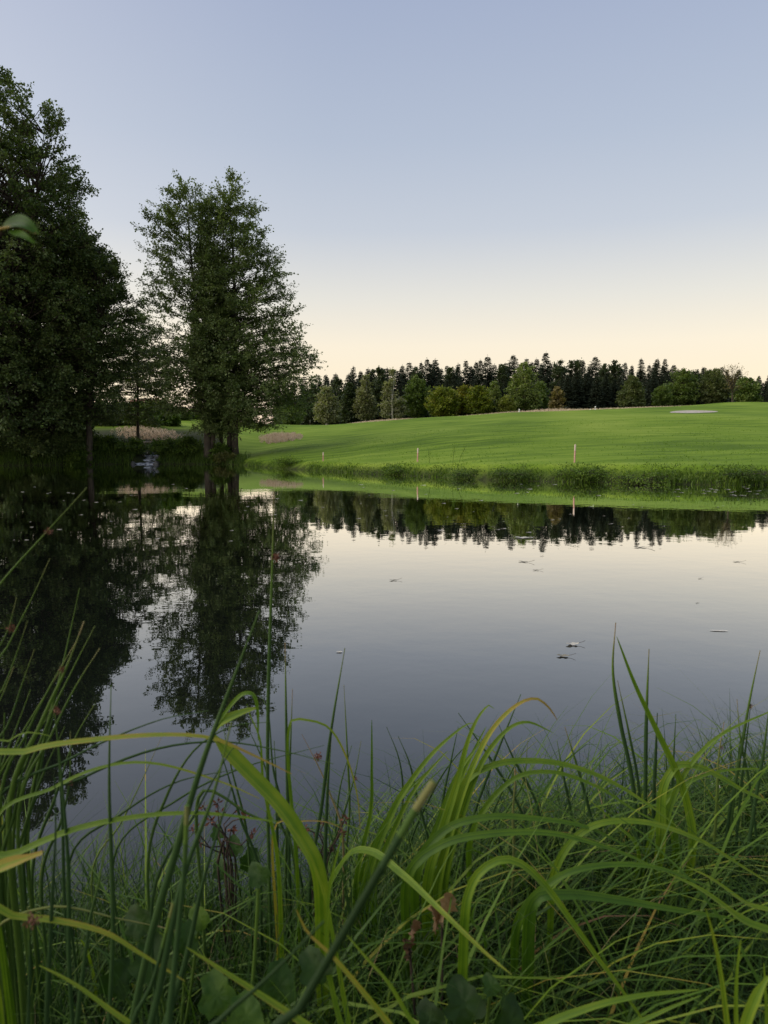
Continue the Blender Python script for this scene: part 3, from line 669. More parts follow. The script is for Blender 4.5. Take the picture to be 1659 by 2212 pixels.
SKYL = [(1232, 1512), (1262, 1500), (1291, 1483), (1393, 1439), (1420, 1470), (1449, 1447), (1475, 1470), (1520, 1462), (1560, 1455), (1584, 1435), (1610, 1426), (1635, 1440), (1657, 1424), (1679, 1408), (1695, 1428), (1712, 1411), (1735, 1450), (1757, 1438), (1780, 1450), (1801, 1428), (1831, 1418), (1850, 1440), (1870, 1422), (1887, 1413),
        (1915, 1400), (1940, 1432), (1965, 1431), (1985, 1428), (2015, 1395), (2045, 1432), (2067, 1411), (2087, 1424), (2106, 1410), (2125, 1430), (2141, 1384), (2162, 1428), (2286, 1417), (2310, 1440), (2334, 1402), (2362, 1452), (2385, 1455), (2451, 1426), (2477, 1437), (2512, 1408), (2544, 1434), (2566, 1424), (2575, 1412), (2605, 1412), (2639, 1434), (2676, 1446), (2733, 1452), (2753, 1445), (2790, 1475), (2847, 1452), (2968, 1486), (2990, 1505), (3008, 1500), (3024, 1494), (3045, 1490), (3070, 1500)]
FRONT = [(1288, 'the leftmost birch'), (1380, 'the black-green conifer'), (1440, 'the slender grey birch'), (1545, 'the white-trunked birch'), (1640, 'the full green tree left of the maples'), (1744, 'the widest maple'), (1827, 'the golden-topped maple'), (1880, 'the rightmost maple'), (1941, 'the narrow young birch'), (1991, 'the round light bush'), (2056, 'the largest birch'), (2190, 'the thin brownish tree'), (2310, 'the full front spruces'), (2480, 'the conical linden'), (2595, 'the small green tree'), (2678, 'the broad oak'), (2802, 'the large grey-green linden'), (2926, 'the grassy mound')]
ORD = ['leftmost', 'second', 'third', 'fourth', 'fifth', 'sixth', 'seventh', 'eighth', 'ninth']
seen = {}
SPECIAL = {(2141, 1384): 'tallest spruce on the forest skyline', (2334, 1402): 'slim spruce standing above the forest between two broadleaf crowns', (2512, 1408): 'open spruce on the right skyline with ragged top',
           (1393, 1439): 'spruce rising alone at the left end of the forest skyline', (1915, 1400): 'broad dark spruce peak above the yellowish maples', (2015, 1395): 'high spruce just left of the big birch', (2968, 1486): 'spruce behind the grassy mound near the right edge', (1291, 1483): 'small spruce tip behind the leftmost birch'}
for i, (sx_, sy_) in enumerate(SKYL):
    lab = SPECIAL.get((sx_, sy_)); kk = [0, 1, 4, 3, 6, 2, 1, 0, 5, 3][i % 10]
    if lab is None:
        fr = min(FRONT, key=lambda f: abs(f[0] - sx_))[1]; k_ = seen.get(fr, 0); seen[fr] = k_ + 1
        lab = '%s skyline spruce%s above %s' % (ORD[k_], '' if k_ == 0 else ' from the left', fr)
    put_spruce(sx_ * q, 196 + (i * 37 % 17), sy_ * q, kk, lab)
for i in range(46):      # back rank closing the skyline
    u = 690 + i * 21.5 + random.uniform(-7, 7)
    put_spruce(u, 212 + random.uniform(0, 8), random.uniform(786, 806) + max(0, u - 1480) * .09 + max(0, 900 - u) * 0.10, i % 5, 'dark spruce behind the skyline row of the forest', 'spruces at the back of the forest', wide=1.15)
for i in range(84):      # second rank, lower and in front
    u = 600 + i * 13 + random.uniform(-6, 6)
    put_spruce(u, 186 + random.uniform(-4, 6), random.uniform(800, 836) + max(0, (u - 1450)) * .05 + max(0, 760 - u) * 0.12, i % 5, 'dark spruce filling the forest below the skyline', 'lower spruces inside the forest')
for i, (su, sv) in enumerate([(2228, 1476), (2262, 1462), (2300, 1470), (2340, 1478), (2376, 1474), (2410, 1490), (2545, 1490), (2440, 1500)]):
    put_spruce(su * q, 178 + (i % 3) * 2, sv * q, [2, 6, 0, 3][i % 4], ['leftmost', 'second', 'third', 'fourth', 'fifth', 'sixth', 'rightmost', 'seventh'][i] + ' of the full dark spruces standing right of the big birch', 'front spruces right of the big birch', wide=1.25)

def far_tree(name, label, su, stop, sbase, sw, Y, mat, bark='bark', prof=None, nb=70, ns=8, nl=9, leaf=0.34, rise=(15, 60), hang=0.0, base_t=0.12, cat='tree', seed=0, tr=0.22, group=None, inner=0.35, forks=1, bare=1.0, flat=0.35):
    u = su * q; b = on_ground(u, Y); t = thing(name, label, cat, b, group)
    H = P(u, stop * q, Y)[2] - b[2]; r = sw * q * PXM(Y) / 2
    prof = prof or [(0.1, .55), (.25, .92), (.45, 1), (.65, .85), (.85, .5), (1, .06)]
    pr = [(p[0], p[1] * r, p[-1] * r) for p in prof]
    g = random.Random(seed)
    fy = -0.5 * r if 'birch' in name else 0.0
    stems = [([(0, 0, 0), (g.uniform(-.1, .1) * r, fy, H * .4), ((k - (forks - 1) / 2) * r * .35 + g.uniform(-.08, .08) * r, fy * .4, H * .95)], tr) for k in range(forks)]
    leafy(t, H, pr, nb, ns, nl, leaf, mat, stems, M[bark], rise=rise, hang=hang, base_t=base_t, jitter=0.2, seed=700 + seed, inner=inner, sublen=(0.22, 0.42), trunk_sides=7, bare_branch=bare, flat=flat, shoots=bare > 1.0)
    return t
birchp = [(0.08, .6), (.2, .95), (.4, 1), (.6, .72), (.8, .45), (.93, .22), (1, .05)]
roundp = [(0.06, .6), (.2, .95), (.45, 1.0), (.7, .88), (.88, .55), (1, .12)]
conep = [(0.02, .9), (.2, 1), (.45, .85), (.7, .6), (.88, .32), (1, .05)]
FT = [
 ('birch_tree', 'grey-green weeping birch standing over the small left bunker', 1288, 1497, 1675, 95, 150, 'birch', 'birchbark', birchp, 95, 0.7),
 ('dark_conifer', 'black-green conifer between the leftmost two birches', 1380, 1512, 1665, 80, 158, 'darkdecid', 'bark', conep, 110, 0.1),
 ('birch_tree', 'slender grey birch right of the black-green conifer', 1440, 1473, 1660, 84, 156, 'birch', 'birchbark', birchp, 85, 0.7),
 ('birch_tree', 'tall birch with bright white forking trunk', 1545, 1454, 1655, 96, 152, 'birch', 'birchbark', birchp, 46, 0.7),
 ('broadleaf_tree', 'full green broadleaf tree left of the yellowish maples', 1640, 1484, 1652, 100, 156, 'green', 'bark', roundp, 120, 0.0),
 ('maple_tree', 'widest yellow-green maple, leftmost of the maple row', 1744, 1521, 1646, 122, 150, 'maple', 'bark', roundp, 120, 0.0),
 ('maple_tree', 'golden-topped maple in the middle of the maple row', 1827, 1524, 1642, 80, 153, 'maple_gold', 'bark', roundp, 90, 0.0),
 ('maple_tree', 'round yellow-green maple, rightmost of the maple row', 1880, 1523, 1640, 112, 150, 'maple', 'bark', roundp, 110, 0.0),
 ('birch_tree', 'narrow young birch between the maples and the round bush', 1941, 1508, 1630, 52, 154, 'lightbirch', 'birchbark', conep, 60, 0.4),
 ('birch_tree', 'largest light green birch in front of the spruces', 2056, 1428, 1622, 132, 158, 'lightbirch', 'birchbark', [(0.06, .55), (.15, .95), (.35, 1), (.5, .9), (.62, .62), (.8, .55), (.93, .35), (1, .08)], 150, 0.7),
 ('broadleaf_tree', 'green broadleaf tree tucked behind the largest birch', 2120, 1512, 1612, 66, 163, 'green', 'bark', roundp, 70, 0.0),
 ('young_tree', 'thin brownish young tree before the dark spruces', 2190, 1532, 1618, 54, 150, 'sparse', 'bark', roundp, 34, 0.0),
 ('linden_tree', 'conical pale-topped linden against the dark forest', 2480, 1482, 1602, 98, 162, 'dull', 'bark', conep, 120, 0.0),
 ('broadleaf_tree', 'small green tree right of the conical linden', 2595, 1515, 1597, 66, 164, 'green', 'bark', roundp, 70, 0.0),
 ('oak_tree', 'broad oak with yellow-green top at the right of the forest', 2678, 1456, 1597, 116, 168, 'green', 'bark', roundp, 130, 0.0),
 ('linden_tree', 'large grey-green linden left of the bare sapling', 2802, 1452, 1592, 112, 166, 'dull', 'bark', roundp, 130, 0.0),
 ('broadleaf_tree', 'low green tree behind the grassy mound', 2926, 1492, 1585, 96, 160, 'green', 'bark', roundp, 80, 0.0),
 ('broadleaf_tree', 'dark broadleaf crown on the skyline right of the tallest spruce', 2193, 1412, 1600, 66, 190, 'darkdecid', 'bark', roundp, 90, 0.0),
 ('broadleaf_tree', 'wide dark broadleaf crown on the skyline before the slim spruce', 2254, 1406, 1600, 74, 192, 'darkdecid', 'bark', roundp, 90, 0.0),
 ('broadleaf_tree', 'rounded dark crown on the skyline above the conical linden', 2412, 1422, 1600, 76, 190, 'darkdecid', 'bark', roundp, 90, 0.0),
 ('broadleaf_tree', 'dark broadleaf tree behind the leftmost birch', 1330, 1494, 1650, 90, 176, 'darkdecid', 'bark', roundp, 90, 0.0),
 ('broadleaf_tree', 'dark broadleaf tree behind the slender grey birch', 1497, 1452, 1650, 74, 182, 'darkdecid', 'bark', roundp, 90, 0.0),
 ('broadleaf_tree', 'dark broadleaf crown on the skyline above the widest maple', 1768, 1446, 1640, 62, 190, 'darkdecid', 'bark', roundp, 80, 0.0),
 ('broadleaf_tree', 'dark broadleaf crown on the skyline above the full green tree', 1640, 1444, 1640, 58, 190, 'darkdecid', 'bark', roundp, 80, 0.0),
 ('broadleaf_tree', 'dark broadleaf crown on the skyline left of the white-trunked birch', 1470, 1462, 1640, 60, 188, 'darkdecid', 'bark', roundp, 80, 0.0),
 ('broadleaf_tree', 'dark broadleaf crown on the skyline above the round light bush', 1975, 1436, 1620, 56, 190, 'darkdecid', 'bark', roundp, 80, 0.0),
 ('broadleaf_tree', 'dark broadleaf crown behind the broad oak', 2720, 1462, 1597, 90, 186, 'darkdecid', 'bark', roundp, 80, 0.0),
 ('broadleaf_tree', 'dark broadleaf crown above the front spruces', 2370, 1440, 1600, 60, 188, 'darkdecid', 'bark', roundp, 80, 0.0),
 ('broadleaf_tree', 'dark tree half hidden behind the pond-side alder', 1225, 1512, 1650, 110, 170, 'darkdecid', 'bark', roundp, 90, 0.0),
]
for i, (nm, lab, su, st, sb, sw, Y, m, bk, pr, nb, hang) in enumerate(FT):
    far_tree(nm, lab, su, st, sb, sw, Y, M[m], bk, pr, nb=int(nb * 1.2), leaf=0.42, hang=hang, seed=i, base_t=0.07 if m.startswith('maple') or m in ('green', 'dull', 'darkdecid') else 0.13, tr=0.19 if 'birch' in nm else 0.25, forks=2 if 'forking' in lab else 1, bare=1.6 if 'forking' in lab else 1.0)
far_tree('bush', 'round light green bush left of the largest birch', 1991, 1562, 1628, 68, 150, M['lightbush'], prof=[(0, .8), (.3, 1), (.7, .85), (1, .2)], nb=70, base_t=0.02, cat='bush', seed=40, forks=3, tr=0.06)
far_tree('sapling_tree', 'nearly bare tree with thin airy crown on the right skyline', 2872, 1440, 1592, 96, 140, M['sparse'], prof=[(0.3, .5), (.5, .95), (.7, 1), (.9, .8), (1, .3)], nb=46, ns=5, nl=3, leaf=0.22, base_t=0.32, seed=41, rise=(35, 65), tr=0.17, bare=1.7)
far_tree('broadleaf_tree', 'small round tree beside the alder over the far green', 1150, 1600, 1668, 110, 135, M['green'], prof=roundp, nb=70, base_t=0.1, seed=42)

# ================================================================== grasses beyond the pond
def scatter_blades(name, label, pts, h, w, mat, bend=(0.15, 0.7), tint=(0.5, 0.22), parent=None):
    n = len(pts); a = rng.uniform(0, 2 * math.pi, n)
    mb = MB(); blades(mb, pts, np.stack([np.cos(a), np.sin(a)], -1), h, rng.uniform(*bend, n), w, np.clip(rng.normal(tint[0], tint[1], n), 0, 1))
    o = mb.build(name, mat); return kind(o, 'stuff', label)
# bank fringe along the far shore (lumpy)
n = 23000
x = rng.uniform(-12.5, 34, n); d = rng.gamma(2.0, 0.42, n) - 0.12
lump = 0.62 + 0.30 * np.sin(x * 0.8 + 0.6) * np.sin(x * 0.33) + 0.22 * np.sin(x * 2.3) + 0.12 * np.sin(x * 5.1)
keep = rng.uniform(size=n) < np.clip(lump + 0.35, 0.2, 1); x, d, lump = x[keep], d[keep], lump[keep]
y = y_far(x) + d; z = np.maximum(ground_z(x, y), 0) - 0.02
h = np.clip(lump, 0.25, 1.1) * rng.uniform(0.06, 0.32, len(x)) * np.where(d < 0.9, 1.0, 0.4) * np.interp(x, [-12, -6, 4, 12, 34], [0.75, 0.75, 1.05, 1.15, 1.0])
scatter_blades('bank_grass', 'uneven long grass fringing the far water edge', np.stack([x, y, z], -1), h, rng.uniform(0.022, 0.05, len(x)), M['bank_grass'], tint=(0.40, 0.28))
# same under the trees on the left bank
n = 9000
x = rng.uniform(-42, -12, n); d = rng.gamma(2.0, 0.7, n) - 0.1; y = y_far(x) + d; ok = np.abs(x - STREAM_X) > 1.0; x, y = x[ok], y[ok]
scatter_blades('bank_grass', 'dark grass and herbs along the shaded left bank', np.stack([x, y, np.maximum(ground_z(x, y), 0) - .02], -1), rng.uniform(0.2, 0.8, len(x)), rng.uniform(0.03, 0.06, len(x)), M['shrub'], tint=(0.4, 0.2))
# short tufts over the nearer fairway
n = 26000
y = rng.uniform(30, 78, n) ; x = rng.uniform(-0.30, 0.52, n) * y; ok = (y > y_far(x) + 0.8) & (x > -14); x, y = x[ok], y[ok]
clump = np.sin(x * 0.7 + np.sin(y * .3) * 2) * np.sin(y * 0.5 + x * .2)
ok = rng.uniform(size=len(x)) < 0.35 + 0.4 * clump; x, y = x[ok], y[ok]
scatter_blades('fairway_grass', 'short mown tufts over the near fairway', np.stack([x, y, ground_z(x, y)], -1), rng.uniform(0.03, 0.09, len(x)), rng.uniform(0.03, 0.06, len(x)), M['tuft'], bend=(0.3, 1.2))
# dry tan grass
def dry(label, u0, u1, Ya, Yb, n, h0, h1, soft=1.0):
    y = rng.uniform(Ya, Yb, n); u = u0 + (u1 - u0) * rng.beta(1.3, 1.3, n); x = (u - 829.5) / FPX * y
    ok = ((u - (u0 + u1) / 2) / (u1 - u0) * 2) ** 2 + ((y - (Ya + Yb) / 2) / (Yb - Ya) * 2) ** 2 < 1 + 0.25 * np.sin(u * 0.37)
    u, x, y = u[ok], x[ok], y[ok]; n = len(u)
    z = ground_z(x, y); f = np.sin((u - u0) / (u1 - u0) * math.pi) ** 0.8
    scatter_blades('dry_grass', label, np.stack([x, y, z - .02], -1), rng.uniform(h0, h1, n) * (0.15 + 0.85 * f) * (0.7 + 0.3 * np.sin(u * .23) * np.sin(u * .071 + y)), rng.uniform(0.04, 0.08, n), M['dry_grass'], bend=(0.05, 0.5))
dry('patch of dry tan grass right of the pond-side alder', 556, 660, 84, 97, 4500, 0.3, 0.75)
dry('strip of dry tan grass behind the cascade', 240, 400, 82, 94, 3800, 0.2, 0.5)
dry('dry grass beneath the white-trunked birch', 745, 920, 122, 150, 4500, 0.25, 0.6)
dry('thin dry grass line along the forest edge', 900, 1520, 128, 150, 6000, 0.15, 0.5)
dry('taller dry grass by the thin brownish tree', 1120, 1260, 132, 150, 2200, 0.4, 0.9)

# weed clumps on the far bank
WC = [('leafy weed clump on the bank below the nearest stake', 1262, 34.6, 130, 1010), ('leafy weed mound on the bank left of the nearest stake', 1110, 36.2, 110, 1018), ('low weeds on the bank at the far right', 1385, 33.4, 150, 1018),
      ('dark overhanging weeds between the two right stakes', 1010, 38.0, 110, 1018), ('leafy clump beside the smallest stake', 622, 56.0, 70, 988), ('tall grass clump at the right picture edge', 1600, 31.5, 160, 1016), ('low leafy clump below the middle stake', 860, 42.3, 90, 1014)]
for i, (lab, u, Y, w, vt) in enumerate(WC):
    Yr = None
    x = (u - 829.5) / FPX * Y; Y = float(y_far(x)) + 0.55
    shrub(lab, u, Y, w, vt, M['shrub'] if i % 2 else M['bank_grass'], hmin=0.09, nb=40, leaf=0.075, seed=80 + i, name='weed_clump', cat='weeds', group='weed clumps on the far bank', nl=10, ns=6)
def tall_weed(label, u, Y, vtop, lean, seed):
    b = on_ground(u, Y); t = thing('tall_weed', label, 'weed', b, 'thin tall weeds on the far bank'); g = np.random.default_rng(seed)
    H = P(u, vtop, Y)[2] - b[2]; s = np.linspace(0, 1, 8)
    path = np.stack([b[0] + lean * s ** 1.5, np.full(8, b[1]), b[2] + H * s], -1)
    m_ = MB(); tube(m_, path, 0.012 * (1 - .6 * s), 5); st = m_.build('stem', M['shrub'], t)
    m_ = MB(); k = 60; f = g.uniform(.35, 1, k); c = np.stack([np.interp(f, s, path[:, j]) for j in range(3)], -1) + g.normal(scale=.07, size=(k, 3)); kites(m_, c, g.normal(size=(k, 3)), g.normal(size=(k, 3)), g.uniform(.04, .09, k), g.uniform(.02, .04, k), g.uniform(.3, .9, k)); m_.build('leaves', M['bank_grass'], t)
tall_weed('thin tall weed on the bank between the two right stakes', 978, 39.5, 958, 0.12, 1)
tall_weed('thin leaning weed just right of the tallest bank weed', 992, 39.5, 962, 0.35, 2)
tall_weed('short sprig of weed right of the middle stake', 928, 41.5, 968, -0.1, 3)

# stakes, posts, markers
def stake(label, u, vt, vb, Y):
    b = P(u, vb, Y); b[2] = gz(b[0], b[1]); top = P(u, vt, Y)
    t = thing('hazard_stake', label, 'stake', b, 'red stakes along the pond'); r = 0.036
    m_ = MB(); zt = top[2] - b[2]; lean = 0.02
    pz = np.linspace(-0.15, zt * .93, 6); tube(m_, np.stack([b[0] + lean * pz, np.full(6, b[1]), b[2] + pz], -1), r, 8); m_.build('shaft', M['stake'], t)
    m_ = MB(); pz = np.array([zt * .66, zt * .97, zt * 1.0]); tube(m_, np.stack([b[0] + lean * pz, np.full(3, b[1]), b[2] + pz], -1), [r * 1.06, r * 1.06, r * .7], 8, cap=True); m_.build('bleached_top', M['stake_top'], t)
stake('nearest faded red stake on the right part of the bank', 1241, 960, 1003, 35.5)
stake('middle faded red stake on the bank', 902, 968, 1000, 43.0)
stake('smallest red stake near the paired alders', 698, 977, 996, 52.0)
def post(label, u, vt, Y, r, bands):
    x = (u - 829.5) / FPX * Y; b = np.array([x, Y, gz(x, Y)]); H = P(u, vt, Y)[2] - b[2]
    t = thing('distance_post', label, 'post', b, 'white posts on the far fairway')
    m_ = MB(); tube(m_, [b, b + (0, 0, H * .5), b + (0, 0, H)], r, 8, cap=True); m_.build('shaft', M['white'], t)
    for f0, f1 in bands:
        m_ = MB(); tube(m_, [b + (0, 0, H * f0), b + (0, 0, H * f1)], r * 1.08, 8); m_.build('band', M['black'], t)
post('white post at the crest left of the largest birch', 2041 * q, 1611 * q, 124, 0.11, [(.42, .52)])
post('white post with black band before the dark spruces', 2338 * q, 1600 * q, 128, 0.11, [(.35, .6)])
post('tiny white marker left of the black-banded post', 2318 * q, 1611 * q, 128, 0.10, [])

# ================================================================== floating leaves and debris
M['debris'] = leafmat('floating_debris', [(0, (0.10, 0.09, 0.06)), (0.5, (0.36, 0.34, 0.26)), (1, (0.58, 0.56, 0.48))], 0.1, 0.6, 0.2, tcol=(1, 1, 1))
M['deadleaf'] = leafmat('dead_leaf', [(0, (0.05, 0.03, 0.018)), (0.5, (0.16, 0.10, 0.05)), (1, (0.30, 0.22, 0.11))], 0.2, 0.6, 0.3, 0.5, 25, tcol=(1.1, 0.9, 0.6))
def water_pt(u, v): 
    d = ray(u, v); k = -CAM_H / d[2]; return np.array([d[0] * k, d[1] * k, 0.0])
def float_leaf(name, label, u, v, wpx, curl, tint, mat, rot=0.2, group=None, stem=True, aspect=0.3, cat='leaf'):
    c = water_pt(u, v); L = wpx * PXM(c[1]) ; g = random.Random(int(u * 7 + v))
    t = thing(name, label, cat, c, group)
    n = 9; s = np.linspace(0, 1, n); w = np.sin(s * math.pi) ** 0.7 * L * aspect + 0.002
    ca, sa = math.cos(rot), math.sin(rot)
    rows = []
    for k in (-1, 0, 1):
        lx = (s - .5) * L; ly = k * w * .5 * 2.0; lz = 0.004 + curl * L * ((s - .5) ** 2 * 1.6 + (abs(k)) * .35 * np.sin(s * 7) ** 2)
        rows.append(np.stack([c[0] + lx * ca - ly * sa, c[1] + lx * sa + ly * ca, lz], -1))
    v_ = np.concatenate(rows); qd = [[r * n + j, r * n + j + 1, (r + 1) * n + j + 1, (r + 1) * n + j] for r in range(2) for j in range(n - 1)]
    m_ = MB(); m_.quads(v_, qd, tint); m_.build('blade', mat, t, True)
    if stem:
        m_ = MB(); e = v_[n + n - 1]; dirx = np.array([ca, sa, 0]); tube(m_, [e, e + dirx * L * .25 + (0, 0, L * .06), e + dirx * L * .5 + (0, 0, L * .16)], L * .014, 5, tint=0.1); m_.build('stalk', M['deadleaf'], t)
    return t
float_leaf('floating_leaf', 'pale curled leaf with forked stalk floating on open water', 1236, 1393, 30, 0.22, 0.8, M['debris'], 0.15)
float_leaf('floating_leaf', 'dark leaf floating just below the pale forked-stalk leaf', 1216, 1418, 28, 0.18, 0.25, M['debris'], -0.1)
float_leaf('floating_stick', 'white sliver floating at the right of the pond', 1553, 1363, 40, 0.02, 1.0, M['debris'], -0.12, stem=False, aspect=0.12, cat='stick')
for lab, u, v, w in [('small dark leaf floating left on the bright water', 850, 1254, 20), ('dark twig floating below the tallest spruce reflection', 1131, 1214, 24), ('dark twig floating near the right picture edge', 1592, 1214, 18), ('faint leaf below the twig under the tallest spruce reflection', 1158, 1232, 16),
                     ('tiny upright leaf on the water at the right', 1512, 1250, 10), ('tiny dark speck on the water below the upright leaf', 1506, 1303, 8), ('small pale leaf on the water left of centre', 733, 1409, 14), ('flat dark leaf by the right edge of the forest reflection', 1384, 1183, 30), ('pale leaf raft at the tip of the forest reflection', 1128, 1162, 34), ('white oval leaf on the forest reflection', 952, 1146, 15)]:
    pale = 'pale' in lab or 'white' in lab
    float_leaf('floating_leaf', lab, u, v, w, 0.1, 0.85 if pale else 0.12, M['debris'], random.uniform(-.4, .4), stem=not pale, aspect=0.35 if pale else 0.22)
proto = None
gg = random.Random(5)
pm = None
for i in range(110):
    v = 1046 + gg.random() ** 1.3 * 125; u = gg.uniform(20, 1650) if i % 4 else gg.uniform(1450, 1655)
    if i % 4 == 0: v = gg.uniform(1052, 1075)
    if u < 560: v = max(v, 1020)
    c = water_pt(u, v); L = gg.uniform(4, 12) * PXM(c[1])
    if pm is None:
        n = 10; th = np.arange(n) * 2 * math.pi / n; rr = 1 + .25 * np.sin(3 * th) + .1 * np.cos(2 * th)
        ring = np.stack([np.cos(th) * rr * .5, np.sin(th) * rr * .28, np.zeros(n) + .02 * np.sin(2 * th)], -1)
        m_ = MB(); vv = np.concatenate([ring, [[0, 0, .03]]]); k = np.arange(n); m_.tris(vv, np.stack([k, (k + 1) % n, np.full(n, n)], -1), 0.75); m_.tris(np.concatenate([ring * (1, 1, 0) - (0, 0, .03), [[0, 0, -.03]]]), np.stack([(k + 1) % n, k, np.full(n, n)], -1), .3); pm = m_.mesh('pale_fleck', M['debris'])
    o = bpy.data.objects.new('floating_fleck', pm); col.objects.link(o); o.location = (c[0], c[1], 0.006); o.scale = (L, L * gg.uniform(.5, 1.2) * 1.3, L); o.rotation_euler = (0, 0, gg.uniform(-.5, .5))
    tag(o, 'pale fleck of leaf litter floating among many on the dark reflections', 'leaf', 'pale flecks floating on the pond')

# ================================================================== the near bank: sedges, rushes, grass
M['sedge'] = leafmat('sedge_blade', [(0, (0.015, 0.041, 0.004)), (0.3, (0.040, 0.093, 0.008)), (0.55, (0.086, 0.158, 0.010)), (0.72, (0.155, 0.215, 0.016)), (0.86, (0.28, 0.20, 0.03)), (1, (0.16, 0.095, 0.05))], 0.26, 0.5, 0.22, 0.30, 28)
M['rush'] = leafmat('rush_stem', [(0, (0.012, 0.028, 0.008)), (0.3, (0.030, 0.066, 0.020)), (0.55, (0.082, 0.145, 0.022)), (0.72, (0.14, 0.16, 0.05)), (0.86, (0.26, 0.19, 0.10)), (1, (0.13, 0.07, 0.045))], 0.1, 0.6, 0.1, 0.1, 30)
M['seed'] = leafmat('rush_flower', [(0, (0.07, 0.025, 0.018)), (0.5, (0.17, 0.075, 0.045)), (1, (0.34, 0.22, 0.14))], 0.2, 0.7, 0.2, tcol=(1.1, .9, .7))
M['fine'] = leafmat('fine_grass', [(0, (0.009, 0.022, 0.004)), (0.35, (0.026, 0.062, 0.009)), (0.7, (0.060, 0.120, 0.016)), (0.9, (0.12, 0.17, 0.032)), (1, (0.26, 0.20, 0.10))], 0.22, 0.6, 0.15)
M['broad'] = leafmat('broad_leaf', [(0, (0.010, 0.026, 0.005)), (0.5, (0.030, 0.075, 0.008)), (1, (0.10, 0.17, 0.018))], 0.25, 0.55, 0.2, 0.5, 60)
M['twig'] = noisemat('dark_twig', [(0.3, (0.022, 0.016, 0.012)), (0.7, (0.07, 0.05, 0.038))], 30, 4, 0.9)
CAM = np.array([0, 0, CAM_H])
def spline(pts, n=24):
    p = np.asarray(pts, float)
    if len(p) == 2: p = np.array([p[0], (p[0] + p[1]) / 2, p[1]])
    q_ = np.concatenate([[2 * p[0] - p[1]], p, [2 * p[-1] - p[-2]]]); m = len(p) - 1
    seg = np.linalg.norm(np.diff(p, axis=0), axis=1); cum = np.concatenate([[0], np.cumsum(seg)]); out = []
    for s in np.linspace(0, cum[-1], n):
        i = min(max(int(np.searchsorted(cum, s, 'right')) - 1, 0), m - 1); t = (s - cum[i]) / max(seg[i], 1e-9)
        a, b_, c, d = q_[i], q_[i + 1], q_[i + 2], q_[i + 3]
        out.append(0.5 * ((2 * b_) + (-a + c) * t + (2 * a - 5 * b_ + 4 * c - d) * t * t + (-a + 3 * b_ - 3 * c + d) * t ** 3))
    return np.array(out)
def rooted(pts, Y, dx=0.0, dy=0.08, root=True):
    w = [P(p[0], p[1], p[2] if len(p) > 2 else Y) for p in pts]
    if root:
        x, y = w[0][0] + dx, w[0][1] + dy; z = gz(x, y)
        if w[0][2] - z > 0.03:
            r = np.array([x, y, z - 0.03])
            if w[0][2] - z > 0.25: w.insert(0, r * 0.45 + w[0] * 0.55 + np.array([0.12 * dx, 0, 0]))
            w.insert(0, r)
    return w
def ribbon(pts, width, t0=0.5, t1=None, fold=0.3, twist=0.0, n=60, blunt=False, seed=0):
    g = np.random.default_rng(seed)
    p = spline(pts, n); tan = unit(np.gradient(p, axis=0)); s = np.linspace(0, 1, n)
    tc = unit(CAM - p); nrm = tc * 0.75 + np.array([0.1 * g.normal(), -0.1, 0.55]); nrm = unit(nrm - tan * (nrm * tan).sum(-1, keepdims=True))
    side = np.cross(tan, nrm)
    tw = twist * (s - 0.3); side_ = side * np.cos(tw)[:, None] + nrm * np.sin(tw)[:, None]; nrm_ = nrm * np.cos(tw)[:, None] - side * np.sin(tw)[:, None]
    wp = np.minimum(1, 0.4 + s * 1.6) * (np.clip((1 - s) / 0.55, 0, 1) ** 0.65 if not blunt else np.clip((1 - s) / 0.04, 0.3, 1)); w = width * wp * 0.5 + 0.0004
    K = 9; f = np.linspace(-1, 1, K); vein = g.uniform(-0.05, 0.05, K - 1) + np.where(np.arange(K - 1) % 2 == 0, 0.04, -0.04) + np.where(np.abs(f[:-1] + 1 / (K - 1)) < 0.3, -0.05, 0.03)
    v = (p[:, None] + side_[:, None] * (w[:, None] * f)[..., None] + nrm_[:, None] * (fold * w[:, None] * np.abs(f) ** 1.3)[..., None]).reshape(-1, 3); q_, tt = [], []
    for i in range(n - 1):
        ti = t0 + ((t1 if t1 is not None else t0) - t0) * max(0, (s[i] - .55) / .45) ** 1.3
        for j in range(K - 1):
            q_.append([i * K + j, i * K + j + 1, (i + 1) * K + j + 1, (i + 1) * K + j]); tt.append(ti + vein[j])
    return MB().quads(v, q_, np.clip(tt, 0, 1))
def plant(name, label, cat, Y, leaves, seed=0, mat='sedge'):
    """leaves: (points root to tip, width in picture px, depth, tint, tip tint, extra)"""
    built = []
    for i, lf in enumerate(leaves):
        pts, w, Yl, t0, t1 = lf[:5]; kw = lf[5] if len(lf) > 5 else {}
        rk = {k: kw[k] for k in ('dx', 'dy', 'root') if k in kw}; bk = {k: kw[k] for k in ('fold', 'twist', 'blunt') if k in kw}
        wp = rooted(pts, Yl, **rk); built.append((wp, ribbon(wp, 0.82 * w * PXM(Yl), t0, t1, seed=seed * 31 + i, **bk)))
    base = np.mean([b_[0][0] for b_ in built], 0)
    t = thing(name, label, cat, base)
    for wp, m_ in built: m_.build('leaf', M[mat], t, True)
    return t
